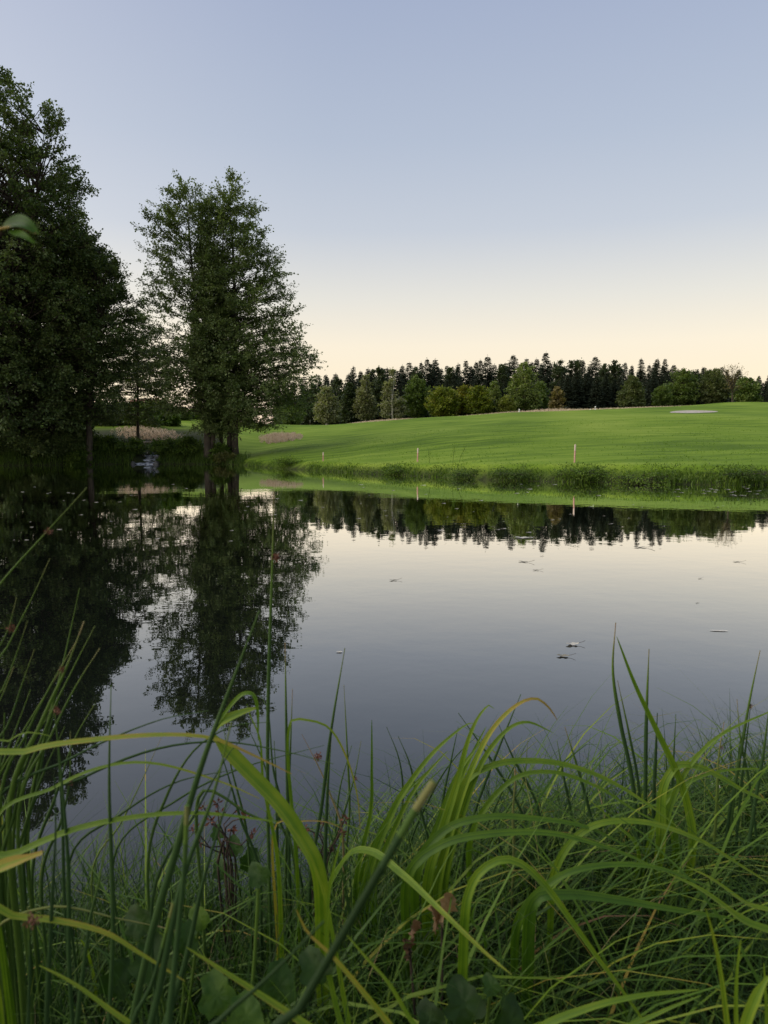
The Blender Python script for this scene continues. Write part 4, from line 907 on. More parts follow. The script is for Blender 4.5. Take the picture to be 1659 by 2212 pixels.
plant('sedge_plant', 'bright sedge with long arched leaves at the left picture edge', 'sedge', 0.9, [
    ([(-60, 1690), (60, 1622), (200, 1598), (350, 1587), (455, 1594), (540, 1628), (630, 1672)], 24, 0.85, 0.62, 0.9, dict(fold=.15)),
    ([(-60, 1900), (40, 1842), (160, 1792), (300, 1764), (440, 1757), (600, 1775)], 25, 0.9, 0.5, 0.55, {}),
    ([(-90, 1935), (-20, 1882), (92, 1842)], 34, 0.7, 0.55, 0.85, dict(blunt=True)),
    ([(-60, 1990), (40, 1982), (140, 1992), (230, 2016), (300, 2058), (400, 2120)], 31, 0.72, 0.62, 0.74, dict(fold=.35)),
    ([(-40, 1655), (20, 1600), (60, 1582), (110, 1590)], 12, 0.9, 0.5, 0.6, {}),
    ([(-20, 1800), (120, 1700), (230, 1655), (340, 1650), (480, 1690), (560, 1725)], 13, 0.95, 0.42, 0.8, {})], 1)
plant('sedge_plant', 'yellowish sedge with broad leaves crossing the bottom of the picture', 'sedge', 0.75, [
    ([(420, 2330), (320, 2240), (250, 2190), (160, 2125), (84, 2085)], 26, 0.7, 0.58, 0.66, {}),
    ([(820, 2330), (690, 2235), (560, 2148), (470, 2090), (402, 2046)], 36, 0.7, 0.60, 0.70, dict(fold=.4)),
    ([(930, 2330), (850, 2225), (790, 2150), (720, 2068), (665, 2015), (640, 1965)], 26, 0.72, 0.60, 0.88, dict(fold=.35)),
    ([(960, 2320), (885, 2200), (840, 2125), (790, 2068), (745, 2015)], 20, 0.75, 0.58, 0.66, {}),
    ([(760, 2330), (720, 2150), (705, 2050), (712, 1920), (740, 1800)], 17, 0.9, 0.55, 0.6, {}),
    ([(770, 2330), (740, 2140), (722, 2040), (700, 1930), (655, 1820), (600, 1760)], 14, 0.95, 0.6, 0.7, {})], 2)
plant('sedge_plant', 'sedge whose broad leaf is sharply kinked over the water left of centre', 'sedge', 1.2, [
    ([(690, 1900), (645, 1800), (600, 1735), (530, 1662), (458, 1588)], 40, 1.1, 0.60, 0.66, dict(blunt=True, fold=.3)),
    ([(458, 1586), (478, 1560), (520, 1540), (558, 1528)], 24, 1.1, 0.6, 0.66, dict(root=False)),
    ([(460, 1580), (490, 1535), (520, 1502), (545, 1500), (556, 1530), (558, 1600)], 10, 1.1, 0.45, 0.5, dict(root=False)),
    ([(600, 1860), (570, 1700), (562, 1600), (540, 1545), (533, 1520)], 12, 1.15, 0.55, 0.6, {}),
    ([(640, 1850), (622, 1640), (628, 1560), (650, 1554), (710, 1572), (750, 1640), (772, 1720), (778, 1790)], 9, 1.3, 0.5, 0.9, {}),
    ([(590, 1800), (640, 1776), (700, 1775), (740, 1790)], 8, 1.2, 0.85, 0.95, {})], 3)
plant('sedge_plant', 'upright fan of bright sedge leaves right of centre', 'sedge', 1.35, [
    ([(925, 1900), (958, 1790), (988, 1690), (1008, 1610), (1030, 1555), (1055, 1524), (1068, 1531)], 27, 1.35, 0.52, 0.6, {}),
    ([(948, 1905), (985, 1760), (1018, 1665), (1060, 1582), (1110, 1528), (1155, 1509), (1185, 1528), (1204, 1556)], 24, 1.35, 0.55, 0.98, {}),
    ([(962, 1890), (1000, 1755), (1040, 1650), (1090, 1582), (1138, 1560), (1195, 1583)], 24, 1.4, 0.50, 0.55, {}),
    ([(900, 1900), (940, 1800), (985, 1680), (1040, 1600)], 26, 1.45, 0.45, 0.5, {}),
    ([(930, 1900), (975, 1740), (1015, 1640), (1050, 1570)], 20, 1.5, 0.48, 0.5, {})], 4)
plant('sedge_plant', 'leaning tuft of sedge leaves in the middle of the near bank', 'sedge', 1.4, [
    ([(790, 1910), (845, 1760), (890, 1685), (940, 1622), (1000, 1570), (1022, 1562)], 24, 1.4, 0.48, 0.55, {}),
    ([(810, 1900), (862, 1770), (900, 1700), (950, 1640), (968, 1622)], 19, 1.42, 0.52, 0.6, {}),
    ([(770, 1900), (800, 1760), (803, 1660), (803, 1555)], 14, 1.4, 0.45, 0.45, dict(fold=.6)),
    ([(780, 1900), (830, 1780), (880, 1710), (930, 1660)], 16, 1.5, 0.4, 0.45, {})], 5)
plant('sedge_plant', 'sedge with long leaves arching to the right over the bank edge', 'sedge', 1.45, [
    ([(960, 1850), (1000, 1700), (1060, 1656), (1130, 1644), (1220, 1652), (1310, 1684), (1400, 1738), (1475, 1795)], 21, 1.4, 0.52, 0.6, dict(fold=.3)),
    ([(1020, 1800), (1100, 1690), (1190, 1668), (1290, 1700), (1370, 1750), (1450, 1790)], 15, 1.45, 0.5, 0.6, {}),
    ([(900, 1880), (960, 1795), (1050, 1766), (1150, 1768), (1260, 1785), (1360, 1830)], 25, 1.3, 0.36, 0.4, {}),
    ([(880, 1900), (950, 1828), (1060, 1802), (1200, 1802), (1350, 1845), (1440, 1890)], 25, 1.25, 0.40, 0.5, {}),
    ([(1200, 1880), (1270, 1790), (1380, 1775), (1500, 1810), (1600, 1870), (1680, 1920)], 20, 1.3, 0.55, 0.65, {})], 6)
plant('sedge_plant', 'tall sedge leaf crossing the rush stems at the right', 'sedge', 1.5, [
    ([(1495, 1850), (1485, 1740), (1455, 1655), (1420, 1582), (1372, 1480), (1332, 1375)], 21, 1.5, 0.56, 0.45, dict(fold=.5)),
    ([(1420, 1850), (1460, 1710), (1510, 1630), (1570, 1580), (1680, 1530)], 15, 1.5, 0.55, 0.58, {}),
    ([(1425, 1850), (1430, 1720), (1450, 1668), (1475, 1652), (1530, 1665), (1610, 1710), (1680, 1740)], 26, 1.5, 0.55, 0.6, {}),
    ([(1400, 1830), (1440, 1730), (1510, 1680), (1590, 1662), (1690, 1662)], 12, 1.55, 0.48, 0.55, {}),
    ([(1460, 1850), (1440, 1740), (1455, 1700)], 30, 1.6, 0.5, 0.5, {}), ([(1380, 1850), (1330, 1780), (1270, 1725)], 12, 1.5, .55, .6, {})], 7)
plant('sedge_plant', 'sedge with one tall hoop-shaped leaf in the right foreground', 'sedge', 0.95, [
    ([(1003, 2000), (1015, 1925), (1040, 1882), (1085, 1858), (1130, 1870), (1182, 1920), (1232, 1988), (1292, 2072), (1352, 2152), (1420, 2250)], 27, 0.95, 0.52, 0.66, dict(fold=.45)),
    ([(1050, 2050), (1020, 1990), (1035, 1945), (1065, 1950), (1072, 1990)], 10, 1.2, 0.3, 0.35, {}),
    ([(690, 1990, 1.4), (745, 1860, 1.25), (800, 1840, 1.15), (870, 1890, 1.05), (950, 1965, .95), (1050, 2060, .9), (1106, 2106, .88)], 32, 1.05, 0.52, 0.74, dict(fold=.3))], 8)
plant('sedge_plant', 'broad grey-green sedge leaf lying across the grass at the right', 'sedge', 1.15, [
    ([(1150, 1960), (1220, 1934), (1340, 1946), (1460, 1966), (1595, 1986)], 34, 1.15, 0.30, 0.45, dict(fold=.4)),
    ([(1700, 2060), (1600, 1985), (1520, 1925), (1440, 1885)], 26, 1.1, 0.55, 0.62, {}), ([(1700, 2010), (1610, 1950), (1540, 1900), (1480, 1870)], 18, 1.15, 0.6, 0.7, {}),
    ([(1120, 1990), (1200, 1900), (1300, 1870), (1420, 1875), (1540, 1920)], 24, 1.2, 0.36, 0.45, {})], 9)
plant('sedge_plant', 'yellow-green sedge shoots in the bottom right corner', 'sedge', 0.75, [
    ([(1580, 2330), (1570, 2212), (1556, 2100), (1540, 2020), (1524, 1962)], 26, 0.75, 0.62, 0.66, dict(fold=.5)),
    ([(1600, 2330), (1590, 2200), (1592, 2100), (1600, 2030)], 22, 0.78, 0.60, 0.62, {}),
    ([(1600, 2330), (1606, 2230), (1635, 2150), (1660, 2110)], 26, 0.72, 0.6, 0.62, dict(blunt=True)),
    ([(1120, 2330), (1160, 2230), (1265, 2180), (1380, 2152), (1510, 2138)], 33, 0.8, 0.52, 0.6, {}),
    ([(1290, 2340), (1330, 2240), (1420, 2190), (1515, 2150)], 26, 0.82, 0.5, 0.55, {}), ([(1660, 2330), (1656, 2200), (1650, 2080)], 20, .75, .6, .6, {})], 10)

# ---- rushes: straight round stems, some with a tuft of brown flowers
def flower(c, size, seed, parent, red=0.4):
    g = np.random.default_rng(seed); k = 70; m_ = MB(); off = np.array([size * .35, 0, size * .2])
    d = unit(g.normal(size=(k, 3))); kites(m_, c + off + d * (size * .45 * g.uniform(0, 1, k) ** .5)[:, None], unit(g.normal(size=(k, 3))), g.normal(size=(k, 3)), size * g.uniform(.18, .42, k), size * g.uniform(.08, .18, k), np.clip(g.normal(red, .22, k), 0, 1)); m_.build('flower_tuft', M['seed'], parent)
def rush_clump(label, stems, seed=0, name='rush_plant'):
    built = []
    for i, st in enumerate(stems):
        pts, w, Y, t0, t1 = st[:5]; kw = st[5] if len(st) > 5 else {}
        wp = rooted(pts, Y, dx=kw.get('dx', 0), dy=kw.get('dy', 0.03)); sg = np.linalg.norm(np.diff(np.array(wp), axis=0), axis=1); f0 = sg[:len(wp) - len(pts)].sum() / sg.sum(); built.append((wp, w * PXM(Y) * .5, t0, t1, dict(kw, f0=f0)))
    t = thing(name, label, 'rushes', np.mean([b_[0][0] for b_ in built], 0))
    for i, (wp, r, t0, t1, kw) in enumerate(built):
        n = 44; p = spline(wp, n); s = np.linspace(0, 1, n); m_ = MB()
        tint = np.repeat(t0 + (t1 - t0) * np.clip(((s[:-1] - kw['f0']) / (1 - kw['f0']) - kw.get('b', .55)) / (1 - kw.get('b', .55)), 0, 1) ** 1.6, 6)
        tube(m_, p, r * np.clip((1 - s) / .3, 0.12 if not kw.get('cut') else .5, 1) ** .7, 6, cap=True); m_.qa[0] = tint
        st_ = m_.build('stem', M['rush'], t, True)
        if 'fl' in kw:
            u_, v_, sz = kw['fl']; Y = np.interp(0, [0, 1], [0, 0]); j = None
            # nearest point of the stem to the given picture place
            dd = [np.hypot(*(np.array(proj(x)) - (u_, v_))) for x in p]; c = p[int(np.argmin(dd))]
            flower(c, sz * PXM(c[1]), seed * 50 + i, st_)
    return t
def proj(p):
    d = np.asarray(p) - CAM; f = d[1] * cp - d[2] * sp; return 829.5 + FPX * d[0] / f, 1106 - FPX * (d[1] * sp + d[2] * cp) / f
rush_clump('dense rush clump leaning right at the left picture edge', [
    ([(-150, 1480), (-10, 1275), (100, 1150), (188, 1053)], 8, 0.95, .5, .7, dict(fl=(115, 1142, 18))),
    ([(-60, 1560), (20, 1390), (70, 1290), (108, 1206)], 7, 1.0, .5, .8, {}), ([(60, 1800), (95, 1600), (135, 1440), (172, 1270)], 8, 1.1, .45, .55, {}),
    ([(-40, 1700), (20, 1560), (50, 1470), (75, 1402)], 8, 1.0, .4, .85, {}), ([(20, 1750), (90, 1560), (140, 1450), (182, 1342)], 14, 1.0, .5, .9, {}),
    ([(40, 1760), (110, 1590), (165, 1480), (216, 1400)], 9, 1.0, .45, .85, {}), ([(30, 1790), (100, 1570), (150, 1460), (205, 1352)], 8, 1.05, .45, .7, {}),
    ([(0, 1740), (60, 1580), (110, 1480), (165, 1385)], 9, 1.0, .45, .9, {}), ([(-50, 1620), (10, 1480), (40, 1400), (60, 1340)], 7, 1.0, .5, .8, {}),
    ([(-80, 1500), (-20, 1420), (14, 1370), (36, 1290)], 8, .95, .5, .9, dict(fl=(8, 1372, 20))), ([(-20, 1760), (30, 1620), (80, 1530), (130, 1450)], 8, 1.0, .5, .9, dict(fl=(140, 1463, 16))),
    ([(10, 1800), (60, 1640), (90, 1560), (118, 1520)], 7, 1.1, .4, .85, {}), ([(-30, 1780), (10, 1640), (40, 1560), (66, 1490)], 9, 1.0, .45, .6, {}),
    ([(-60, 1680), (-20, 1560), (10, 1490), (30, 1440)], 9, .95, .5, .9, {}), ([(50, 1850), (80, 1700), (100, 1600), (130, 1500)], 10, 1.1, .35, .5, {}),
    ([(-20, 1850), (20, 1720), (60, 1620), (115, 1530)], 10, 1.05, .4, .6, {}), ([(70, 1880), (120, 1720), (160, 1600), (205, 1520)], 8, 1.15, .35, .7, {}),
    ([(140, 1960), (135, 1780), (125, 1620), (117, 1532)], 8, 1.0, .3, .5, dict(fl=(116, 1530, 12))), ([(0, 1900), (30, 1760), (50, 1650), (60, 1560)], 11, 1.0, .4, .5, {}),
    ([(-40, 1820), (-10, 1700), (5, 1620), (10, 1540)], 11, .95, .4, .5, {}), ([(90, 1900), (130, 1780), (150, 1690), (152, 1580)], 8, 1.1, .35, .85, dict(fl=(100, 1690, 14))),
    ([(-30, 1880), (10, 1780), (30, 1700), (70, 1610)], 10, 1.0, .38, .5, {}), ([(20, 1930), (50, 1800), (90, 1680), (140, 1570)], 9, 1.05, .4, .5, {})], 1)
rush_clump('tall single rush stems standing over the alder reflection', [
    ([(582, 1900), (578, 1700), (580, 1480), (588, 1220), (592, 1060)], 8, 1.3, .35, .85, dict(fl=(583, 1222, 22))),
    ([(625, 1880), (621, 1700), (618, 1540), (616, 1388)], 8, 1.4, .3, .95, {}), ([(617, 1880), (624, 1700), (628, 1600), (632, 1488)], 6, 1.4, .35, 1, {}),
    ([(670, 1900), (695, 1740), (715, 1580), (745, 1400)], 8, 1.35, .3, .75, {}), ([(702, 1880), (706, 1740), (712, 1640), (717, 1578)], 8, 1.4, .3, 1, {}),
    ([(640, 1900), (615, 1760), (590, 1660), (580, 1540), (560, 1500)], 6, 1.35, .3, .6, {}), ([(650, 1900), (600, 1760), (570, 1650), (530, 1560)], 6, 1.4, .3, .5, {}),
    ([(600, 1880), (598, 1760), (596, 1680), (592, 1600)], 7, 1.45, .28, .5, {}), ([(745, 1890), (755, 1750), (750, 1620), (743, 1480)], 5, 1.6, .45, .8, {}),
    ([(690, 1900), (735, 1780), (765, 1680), (780, 1600)], 5, 1.5, .35, .8, dict(fl=(734, 1672, 12))), ([(740, 1800), (715, 1720), (690, 1660), (652, 1586)], 5, 1.5, .8, .95, dict(fl=(690, 1640, 22))),
    ([(720, 1890), (725, 1790), (735, 1700), (760, 1610)], 5, 1.6, .35, .5, {}), ([(560, 1880), (520, 1770), (500, 1700), (470, 1600)], 7, 1.4, .3, .4, {}), ([(540, 1890), (530, 1780), (500, 1660), (480, 1560)], 6, 1.45, .35, .6, dict(fl=(478, 1560, 20)))], 2)
rush_clump('group of dark rush stems standing in the water at the right', [
    ([(1380, 1870), (1368, 1700), (1340, 1560), (1324, 1450), (1330, 1345)], 9, 1.7, .3, .95, {}), ([(1392, 1870), (1380, 1700), (1360, 1590), (1334, 1470)], 6, 1.7, .3, .9, {}),
    ([(1392, 1880), (1394, 1720), (1396, 1560), (1402, 1402)], 9, 1.65, .25, .85, {}), ([(1410, 1880), (1412, 1740), (1416, 1640), (1420, 1540)], 9, 1.7, .22, .3, {}),
    ([(1446, 1880), (1450, 1740), (1455, 1640), (1460, 1542)], 6, 1.7, .28, .5, {}), ([(1446, 1860), (1442, 1740), (1440, 1660), (1436, 1600)], 5, 1.7, .28, .5, {}),
    ([(1570, 1880), (1585, 1720), (1606, 1590), (1622, 1500), (1642, 1405)], 8, 1.6, .35, .85, dict(fl=(1617, 1531, 12))), ([(1585, 1880), (1597, 1740), (1608, 1640), (1622, 1520)], 6, 1.6, .3, .4, {}),
    ([(1640, 1900), (1620, 1700), (1600, 1600), (1592, 1510)], 6, 1.6, .3, .9, {}), ([(1540, 1850), (1548, 1740), (1552, 1640), (1564, 1560)], 7, 1.6, .6, .95, dict(fl=(1563, 1620, 9))),
    ([(1610, 1880), (1630, 1740), (1650, 1620), (1662, 1520)], 9, 1.55, .3, .5, {}), ([(1560, 1880), (1575, 1760), (1590, 1680), (1598, 1600)], 7, 1.6, .25, .4, {}),
    ([(1250, 1870), (1236, 1770), (1220, 1690), (1203, 1600)], 6, 1.8, .28, .6, {}), ([(1300, 1870), (1270, 1740), (1245, 1650), (1220, 1570)], 7, 1.7, .3, .9, {})], 3)
rush_clump('thin crossed rush stems over dark water right of centre', [
    ([(1170, 1870), (1120, 1740), (1060, 1640), (990, 1540)], 6, 1.7, .28, .4, {}), ([(1180, 1870), (1160, 1740), (1110, 1640), (1075, 1560)], 6, 1.7, .28, .4, {}), ([(1000, 1860), (1030, 1740), (1080, 1610), (1125, 1500)], 7, 1.6, .3, .4, {}),
    ([(1030, 1850), (1080, 1720), (1120, 1640), (1160, 1600)], 5, 1.8, .35, .8, {}), ([(1110, 1850), (1108, 1760), (1112, 1700), (1113, 1660)], 7, 1.5, .7, .85, dict(cut=True)), ([(930, 1850), (900, 1720), (885, 1650), (860, 1590)], 6, 1.7, .3, .4, {}),
    ([(860, 1860), (870, 1720), (862, 1640), (835, 1570)], 5, 1.7, .3, .4, {}), ([(880, 1850), (930, 1720), (980, 1640), (1030, 1590)], 5, 1.8, .3, .4, {}), ([(950, 1850), (955, 1740), (975, 1640), (990, 1570)], 6, 1.7, .28, .4, {}), ([(1050, 1850), (1090, 1760), (1130, 1690), (1140, 1600)], 5, 1.7, .4, .8, {})], 4)
rush_clump('thick dark out-of-focus rush stem slanting through the foreground', [
    ([(560, 2330), (640, 2190), (740, 2020), (830, 1865), (900, 1745), (938, 1688)], 31, 0.42, .05, 1.15, dict(cut=True, b=.62)), ([(410, 2330), (470, 2210), (570, 2120), (700, 1990)], 22, 0.5, .1, .25, {})], 5, 'rush_plant')
rush_clump('blurred dark rush stems before the left water gap', [
    ([(310, 2330), (345, 2130), (395, 1900), (460, 1720), (500, 1560)], 16, 0.7, .28, .7, {}), ([(270, 2330), (320, 2050), (380, 1840), (440, 1640), (560, 1320)], 17, 0.8, .32, .4, {}), ([(235, 2330), (244, 2000), (236, 1700), (240, 1480)], 10, 0.9, .32, .5, {}),
    ([(360, 2330), (380, 2060), (398, 1880), (404, 1740)], 18, 0.62, .3, .95, dict(cut=True, b=.7)), ([(330, 2330), (400, 2080), (440, 1900), (500, 1700)], 14, 0.75, .22, .3, {}), ([(100, 2330), (110, 2000), (120, 1800), (118, 1680)], 12, 0.72, .22, .3, {}),
    ([(160, 2330), (190, 2020), (215, 1900), (232, 1800)], 12, 0.75, .3, .8, {}), ([(270, 2330), (290, 2200), (330, 2120), (375, 1950)], 14, 0.7, .22, .9, dict(cut=True)), ([(150, 2100), (148, 1880), (130, 1650), (118, 1540)], 10, .9, .3, .5, dict(fl=(115, 1535, 16))),
    ([(60, 2330), (62, 2180), (64, 2100), (60, 1960)], 14, .68, .2, .9, dict(fl=(58, 2010, 34)))], 6, 'rush_plant')
rush_clump('long thin rush leaves arching across the left water gap', [
    ([(-20, 1760), (150, 1640), (330, 1560), (450, 1535)], 7, 1.0, .3, .4, {}), ([(60, 1760), (180, 1680), (330, 1620), (470, 1602), (600, 1620), (720, 1650)], 6, 1.1, .3, .5, {}), ([(320, 1860), (360, 1720), (420, 1620), (500, 1570), (580, 1560)], 7, 1.1, .38, .4, {}),
    ([(250, 1840), (380, 1730), (520, 1660), (700, 1610)], 5, 1.2, .32, .4, {}), ([(150, 1860), (260, 1760), (380, 1690), (520, 1660)], 6, 1.1, .32, .4, {}), ([(200, 1880), (260, 1780), (300, 1700), (350, 1590)], 4, 1.3, .6, .9, {}), ([(330, 1940), (420, 1760), (500, 1620), (540, 1590)], 8, .9, .22, .3, {}),
    ([(430, 1720), (540, 1760), (620, 1800), (640, 1880)], 8, 1.2, .42, .6, {}), ([(-30, 2050), (100, 1960), (260, 1985), (380, 2010)], 7, .9, .7, .8, {})], 7)

# ---- fine grass masses
def arcs(root, az, L, th0, kap, w, tint, n=7):
    Nn = len(root); s = np.linspace(0, 1, n); th = th0[:, None] + kap[:, None] * s[None] ** 1.4
    d = np.stack([np.cos(az), np.sin(az), np.zeros(Nn)], -1); ds = (L / (n - 1))[:, None]
    hx = np.cumsum(np.concatenate([np.zeros((Nn, 1)), np.sin(th[:, :-1]) * ds], 1), 1); hz = np.cumsum(np.concatenate([np.zeros((Nn, 1)), np.cos(th[:, :-1]) * ds], 1), 1)
    p = root[:, None] + d[:, None] * hx[..., None]; p[..., 2] += hz
    perp = unit(np.stack([-np.sin(az), np.cos(az), np.zeros(Nn)], -1) + 0.35 * rng.normal(size=(Nn, 3)))
    wp = np.clip((1 - s) / .6, 0.06, 1) ** .8
    l = p + perp[:, None] * (w[:, None] * wp)[..., None] * .5; r = p - perp[:, None] * (w[:, None] * wp)[..., None] * .5
    v = np.stack([l, r], 2).reshape(-1, 3); b = (np.arange(Nn) * n * 2)[:, None, None]; i = (np.arange(n - 1) * 2)[None, :, None]
    q_ = (b + i + np.array([0, 1, 3, 2])[None, None]).reshape(-1, 4)
    tip = np.where(rng.uniform(size=Nn) < 0.3, rng.uniform(0.2, 0.6, Nn), 0.0)
    tt = np.clip(tint[:, None] + tip[:, None] * (s[None, :-1] ** 3), 0, 1)
    return MB().quads(v, q_, tt.ravel())
def near_grass(label, n, xr, yr, Lr, wr, th, kap, tint, mat, az=(0, 6.28), yshore=0.12, wide=0):
    y = rng.uniform(*yr, n); x = rng.uniform(*xr, n); ok = (y < y_near(x) + yshore) & (np.abs(x) < 0.56 * y + 0.30); x, y = x[ok], y[ok]
    if wide:     # the same growth goes on to both sides of the frame
        m = int(n * wide); y2 = rng.uniform(yr[0] - .3, yr[1] + .5, m); x2 = rng.uniform(-4.5, 5.0, m); o2 = (y2 < y_near(x2) + yshore) & (np.abs(x2) > 0.56 * y2 + 0.30); x, y = np.concatenate([x, x2[o2]]), np.concatenate([y, y2[o2]])
    k = len(x)
    z = np.maximum(ground_z(x, y), -0.1) - .01
    o = arcs(np.stack([x, y, z], -1), rng.uniform(*az, k), rng.uniform(*Lr, k), rng.uniform(*th, k), rng.uniform(*kap, k), rng.uniform(*wr, k), np.clip(rng.normal(*tint, k), 0, 1)).build('near_grass', M[mat])
    return kind(o, 'stuff', label)
near_grass('fine drooping grass covering the right half of the near bank', 9500, (0.0, 2.2), (0.75, 3.0), (0.20, 0.46), (0.0015, 0.004), (0.2, 0.8), (0.5, 2.0), (0.40, 0.22), 'fine', wide=1.0)
near_grass('thin grass covering the left half of the near bank', 6500, (-1.7, 0.1), (0.75, 2.2), (0.18, 0.42), (0.0015, 0.004), (0.0, 0.6), (0.2, 1.5), (0.32, 0.22), 'fine')
near_grass('low undergrowth of the near bank, coloured dark as shade', 12000, (-1.8, 2.2), (0.7, 3.1), (0.10, 0.26), (0.004, 0.010), (0.0, 0.9), (0.2, 1.6), (0.10, 0.12), 'fine', wide=0.55)  # very dark tint stands in for shade between the blades
near_grass('slanting thin rush leaves in the shallows at the left', 800, (-1.6, 0.3), (1.7, 2.7), (0.35, 0.65), (0.003, 0.0055), (0.5, 1.1), (0.0, 0.5), (0.25, 0.12), 'rush', (-0.5, 0.7), 0.4)
near_grass('thin upright leaves along the water edge', 300, (-0.4, 2.0), (2.0, 3.0), (0.25, 0.50), (0.003, 0.006), (0.0, 0.5), (0.0, 0.6), (0.3, 0.12), 'rush', (0, 6.28), 0.3)
near_grass('long loose grass leaves bending over the near bank', 1250, (-0.3, 2.0), (0.95, 2.8), (0.38, 0.72), (0.003, 0.0075), (0.3, 0.85), (0.9, 2.1), (0.44, 0.18), 'sedge', (-0.9, 0.9), wide=1.2)
near_grass('long narrow grass leaves arching to the left over the near bank', 420, (-0.1, 2.0), (0.95, 2.7), (0.35, 0.65), (0.003, 0.007), (0.3, 0.8), (0.8, 1.9), (0.42, 0.18), 'sedge', (2.2, 4.0))
near_grass('long loose grass leaves between the left rushes', 620, (-1.4, 0.2), (0.9, 2.2), (0.3, 0.58), (0.003, 0.008), (0.2, 0.8), (0.6, 2.0), (0.36, 0.18), 'sedge')

# ---- broad leaves, withered leaves, dry flower stalk, overhanging leaf
def broad_leaf(c, size, right, up, tint, parent, lobes=0.18, seed=0, mat='broad', name='leaf', crumple=0.04):
    g = np.random.default_rng(seed); c = np.asarray(c, float); rgt = unit(np.asarray(right, float)); upv = unit(np.asarray(up, float)); upv = unit(upv - rgt * (rgt @ upv)); nr = np.cross(rgt, upv)
    nr_, ns_ = 5, 26; th = np.arange(ns_) * 2 * math.pi / ns_
    r = 0.5 * (1 - 0.28 * np.cos(th) ** 2 * (np.sin(th) > 0) + lobes * np.abs(np.sin(th * 3.5)) ) * (1 - 0.25 * (np.sin(th) < -0.8)); r = r * (1 + g.normal(scale=.04, size=ns_))
    v = [c]; 
    for k in range(1, nr_ + 1):
        f = k / nr_; x = np.cos(th) * r * f * size; y = np.sin(th) * r * f * size * 1.25
        zz = size * (0.16 * np.abs(np.cos(th) * f) ** 1.5 - 0.12 * (np.sin(th) * f) ** 2) + g.normal(scale=crumple * size * f, size=ns_)
        v += list(c + x[:, None] * rgt + y[:, None] * upv + zz[:, None] * nr)
    m_ = MB(); v = np.array(v); k = np.arange(ns_); m_.tris(v[:1 + ns_], np.stack([np.zeros(ns_, int), 1 + k, 1 + (k + 1) % ns_], -1), tint)
    q_ = [[1 + i * ns_ + j, 1 + (i + 1) * ns_ + j, 1 + (i + 1) * ns_ + (j + 1) % ns_, 1 + i * ns_ + (j + 1) % ns_] for i in range(nr_ - 1) for j in range(ns_)]
    m_.quads(v, q_, tint); return m_.build(name, M[mat], parent, True)
def broad_plant(label, Y, lv, seed):
    root = P(lv[0][0], lv[0][1], Y); root = np.array([root[0], root[1] + .05, gz(root[0], root[1] + .05)]); t = thing('broad_leaved_plant', label, 'plant', root); g = random.Random(seed)
    for i, (u, v, spx, ang, tn) in enumerate(lv):
        c = P(u, v, Y + g.uniform(-.06, .06)); s = spx * .55 * PXM(Y)
        broad_leaf(c, s, (math.cos(ang), 0.2, math.sin(ang)), (-math.sin(ang), .55, math.cos(ang) * .8), tn, t, seed=seed * 9 + i)
        m_ = MB(); tube(m_, spline([root, (root + c) / 2 + (0.01, 0, .03), c - np.array([0, 0, s * .1])], 8), 0.0025, 5); m_.build('stalk', M['rush'], t)
broad_plant('dark broad lobed leaves low at the bottom left', 1.05, [(330, 2075, 150, .2, .25), (250, 2120, 130, -.5, .2), (430, 1985, 90, .6, .75), (300, 1990, 110, .9, .2), (400, 2030, 100, -.2, .35)], 1)
broad_plant('broad jagged green leaves at the bottom centre', 0.95, [(470, 2150, 150, .4, .55), (600, 2130, 150, -.2, .35), (530, 2200, 140, .1, .6), (680, 2090, 120, .5, .2), (560, 1890, 90, .8, .3)], 2)
broad_plant('dark lobed leaves at the bottom right of centre', 0.95, [(1000, 2170, 150, .2, .15), (1100, 2200, 130, -.3, .2), (1060, 2130, 70, .3, .35), (930, 2200, 110, .5, .12)], 3)
broad_plant('heart-shaped leaves between the rush stems at the water edge', 1.7, [(505, 1830, 70, .2, .35), (540, 1860, 80, -.4, .3), (480, 1880, 70, .5, .25), (470, 1800, 50, .1, .4)], 4)
t = thing('withered_leaf', 'curled withered brown leaf hanging in the grass right of centre', 'leaf', P(955, 2060, 1.15))
broad_leaf(P(962, 1962, 1.15), 62 * PXM(1.15), (.5, .6, .1), (0.1, -.2, 1), .85, t, .1, 5, 'deadleaf', 'blade', .10); broad_leaf(P(940, 1985, 1.14), 52 * PXM(1.15), (.3, .9, .2), (-.1, .1, 1), .5, t, .1, 6, 'deadleaf', 'blade', .10)
m_ = MB(); e0 = P(955, 2000, 1.15); e1 = np.array([e0[0] - .02, 1.17, gz(e0[0], 1.17) - .01]); tube(m_, spline([e1, (e0 + e1) / 2 + (.01, 0, 0), e0], 8), .002, 5); m_.build('stalk', M['twig'], t)
t = thing('withered_leaf', 'dark shrivelled leaf below and left of the curled brown leaf', 'leaf', P(885, 2100, 1.1))
broad_leaf(P(895, 2010, 1.1), 46 * PXM(1.1), (.4, .8, .3), (.3, .1, 1), .3, t, .1, 7, 'deadleaf', 'blade', .14); broad_leaf(P(880, 2050, 1.1), 40 * PXM(1.1), (.2, .9, .2), (-.2, .1, 1), .15, t, .1, 8, 'deadleaf', 'blade', .14)
m_ = MB(); e0 = P(885, 2050, 1.1); e1 = np.array([e0[0], 1.12, gz(e0[0], 1.12) - .01]); tube(m_, spline([e1, (e0 + e1) / 2 + (.01, 0, 0), e0], 8), .002, 5); m_.build('stalk', M['twig'], t)
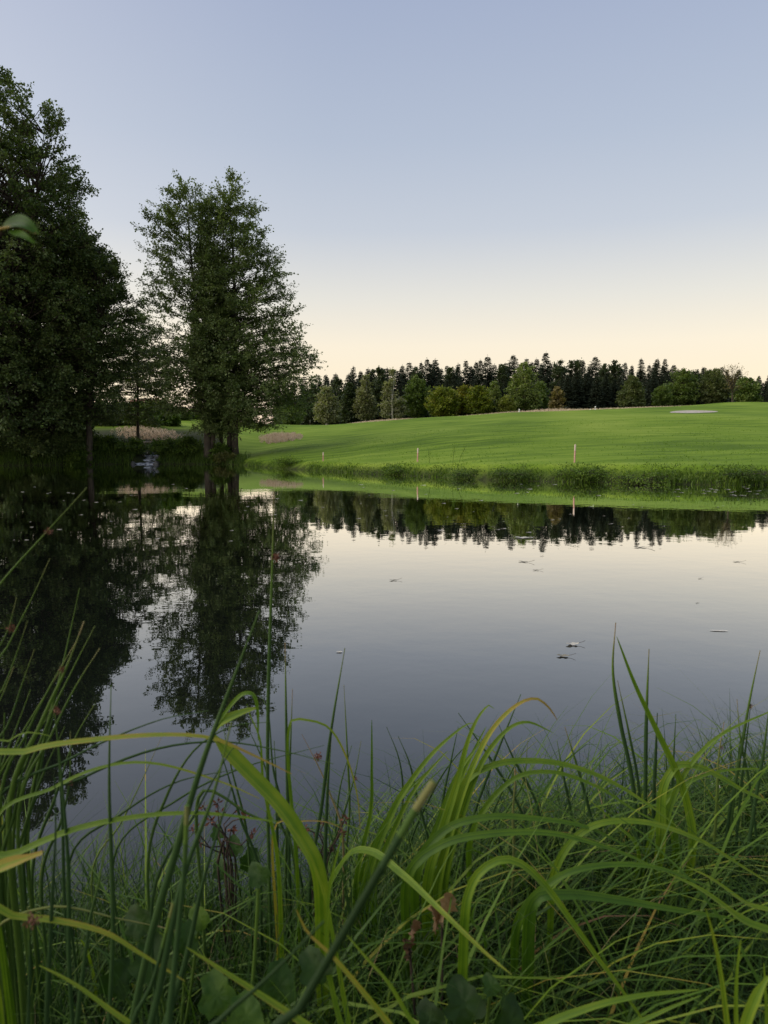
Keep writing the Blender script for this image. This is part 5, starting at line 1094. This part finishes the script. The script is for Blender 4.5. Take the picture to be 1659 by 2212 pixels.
def dry_stalk(label, u, vb, Y, tips, seed):
    p0 = P(u, vb, Y); r = np.array([p0[0], Y + .05, gz(p0[0], Y + .05) - .02]); t = thing('dried_flower_stalk', label, 'dry stalk', r); g = np.random.default_rng(seed)
    for i, (a, b_) in enumerate(tips):
        e = P(a, b_, Y + g.uniform(-.08, .08)); m_ = MB(); tube(m_, spline([r, p0 + g.normal(scale=.012, size=3), (p0 + e) / 2 + g.normal(scale=.012, size=3), e], 12), np.linspace(.003, .0012, 12), 5); tw = m_.build('twig', M['twig'], t)
        k = 14; m_ = MB(); d = unit(g.normal(size=(k, 3))); kites(m_, e + d * .002, d, g.normal(size=(k, 3)), g.uniform(.006, .014, k), g.uniform(.003, .006, k), g.uniform(.0, .5, k)); m_.build('seed_head', M['seed'], tw)
dry_stalk('dark dried flower stalk with many seed heads at the left water edge', 490, 1850, 1.5, [(440, 1745), (478, 1757), (500, 1790), (455, 1775), (530, 1765), (420, 1790), (545, 1800), (470, 1735), (515, 1745), (430, 1820)], 1)
dry_stalk('tangled dead stalks at the centre of the water edge', 690, 1850, 1.45, [(660, 1790), (700, 1775), (735, 1800), (680, 1810), (720, 1830), (650, 1830), (745, 1770)], 2)
# twig reaching in from the left with one leaf
lf = P(42, 500, 0.62); rt = np.array([lf[0] - .16, .66, gz(lf[0] - .16, .66) - .03])
t = thing('overhanging_sprig', 'single rounded leaf on a twig reaching in from the left edge', 'sprig', rt)
m_ = MB(); tube(m_, spline([rt, rt + (0.01, 0, .5), rt + (.02, 0, .95), P(-40, 508, .63), P(14, 492, .62)], 20), np.linspace(.006, .0016, 20), 6); m_.build('twig', M['twig'], t, True)
ribbon([P(8, 494, .62), P(30, 484, .615), P(56, 486, .61), P(82, 506, .61)], 40 * PXM(.62), .22, .3, fold=.35, n=24, seed=77).build('leaf', M['sedge'], t, True)
ribbon([P(20, 500, .612), P(44, 506, .605), P(62, 516, .603), P(76, 526, .605)], 17 * PXM(.62), .34, .4, fold=.2, n=20, seed=78).build('leaf', M['sedge'], t, True)
m_ = MB(); tube(m_, spline([P(-20, 500, .622), P(14, 492, .616), P(40, 492, .612), P(78, 505, .609)], 12), np.linspace(.0014, .0005, 12), 5, tint=.9); m_.build('midrib', M['sedge'], t, True)
for i, (u, v, w) in enumerate([(1565, 1690, 40), (1590, 1700, 44), (1540, 1702, 36), (1610, 1722, 40), (1500, 1765, 40), (1440, 1760, 30)]):
    float_leaf('floating_leaf', ['pale green leaf floating among the right rushes, farthest', 'notched pale leaf floating among the right rushes', 'small pale leaf floating left of the notched one among rushes', 'pale leaf floating nearest the right edge rushes', 'grey leaf floating at the grass edge right', 'grey-brown leaf at the grass edge below the rush stems'][i], u, v, w, .12, [.8, .9, .7, .8, .6, .4][i], M['debris'], [.2, -.3, .4, .1, -.2, .3][i], stem=False, aspect=.42)
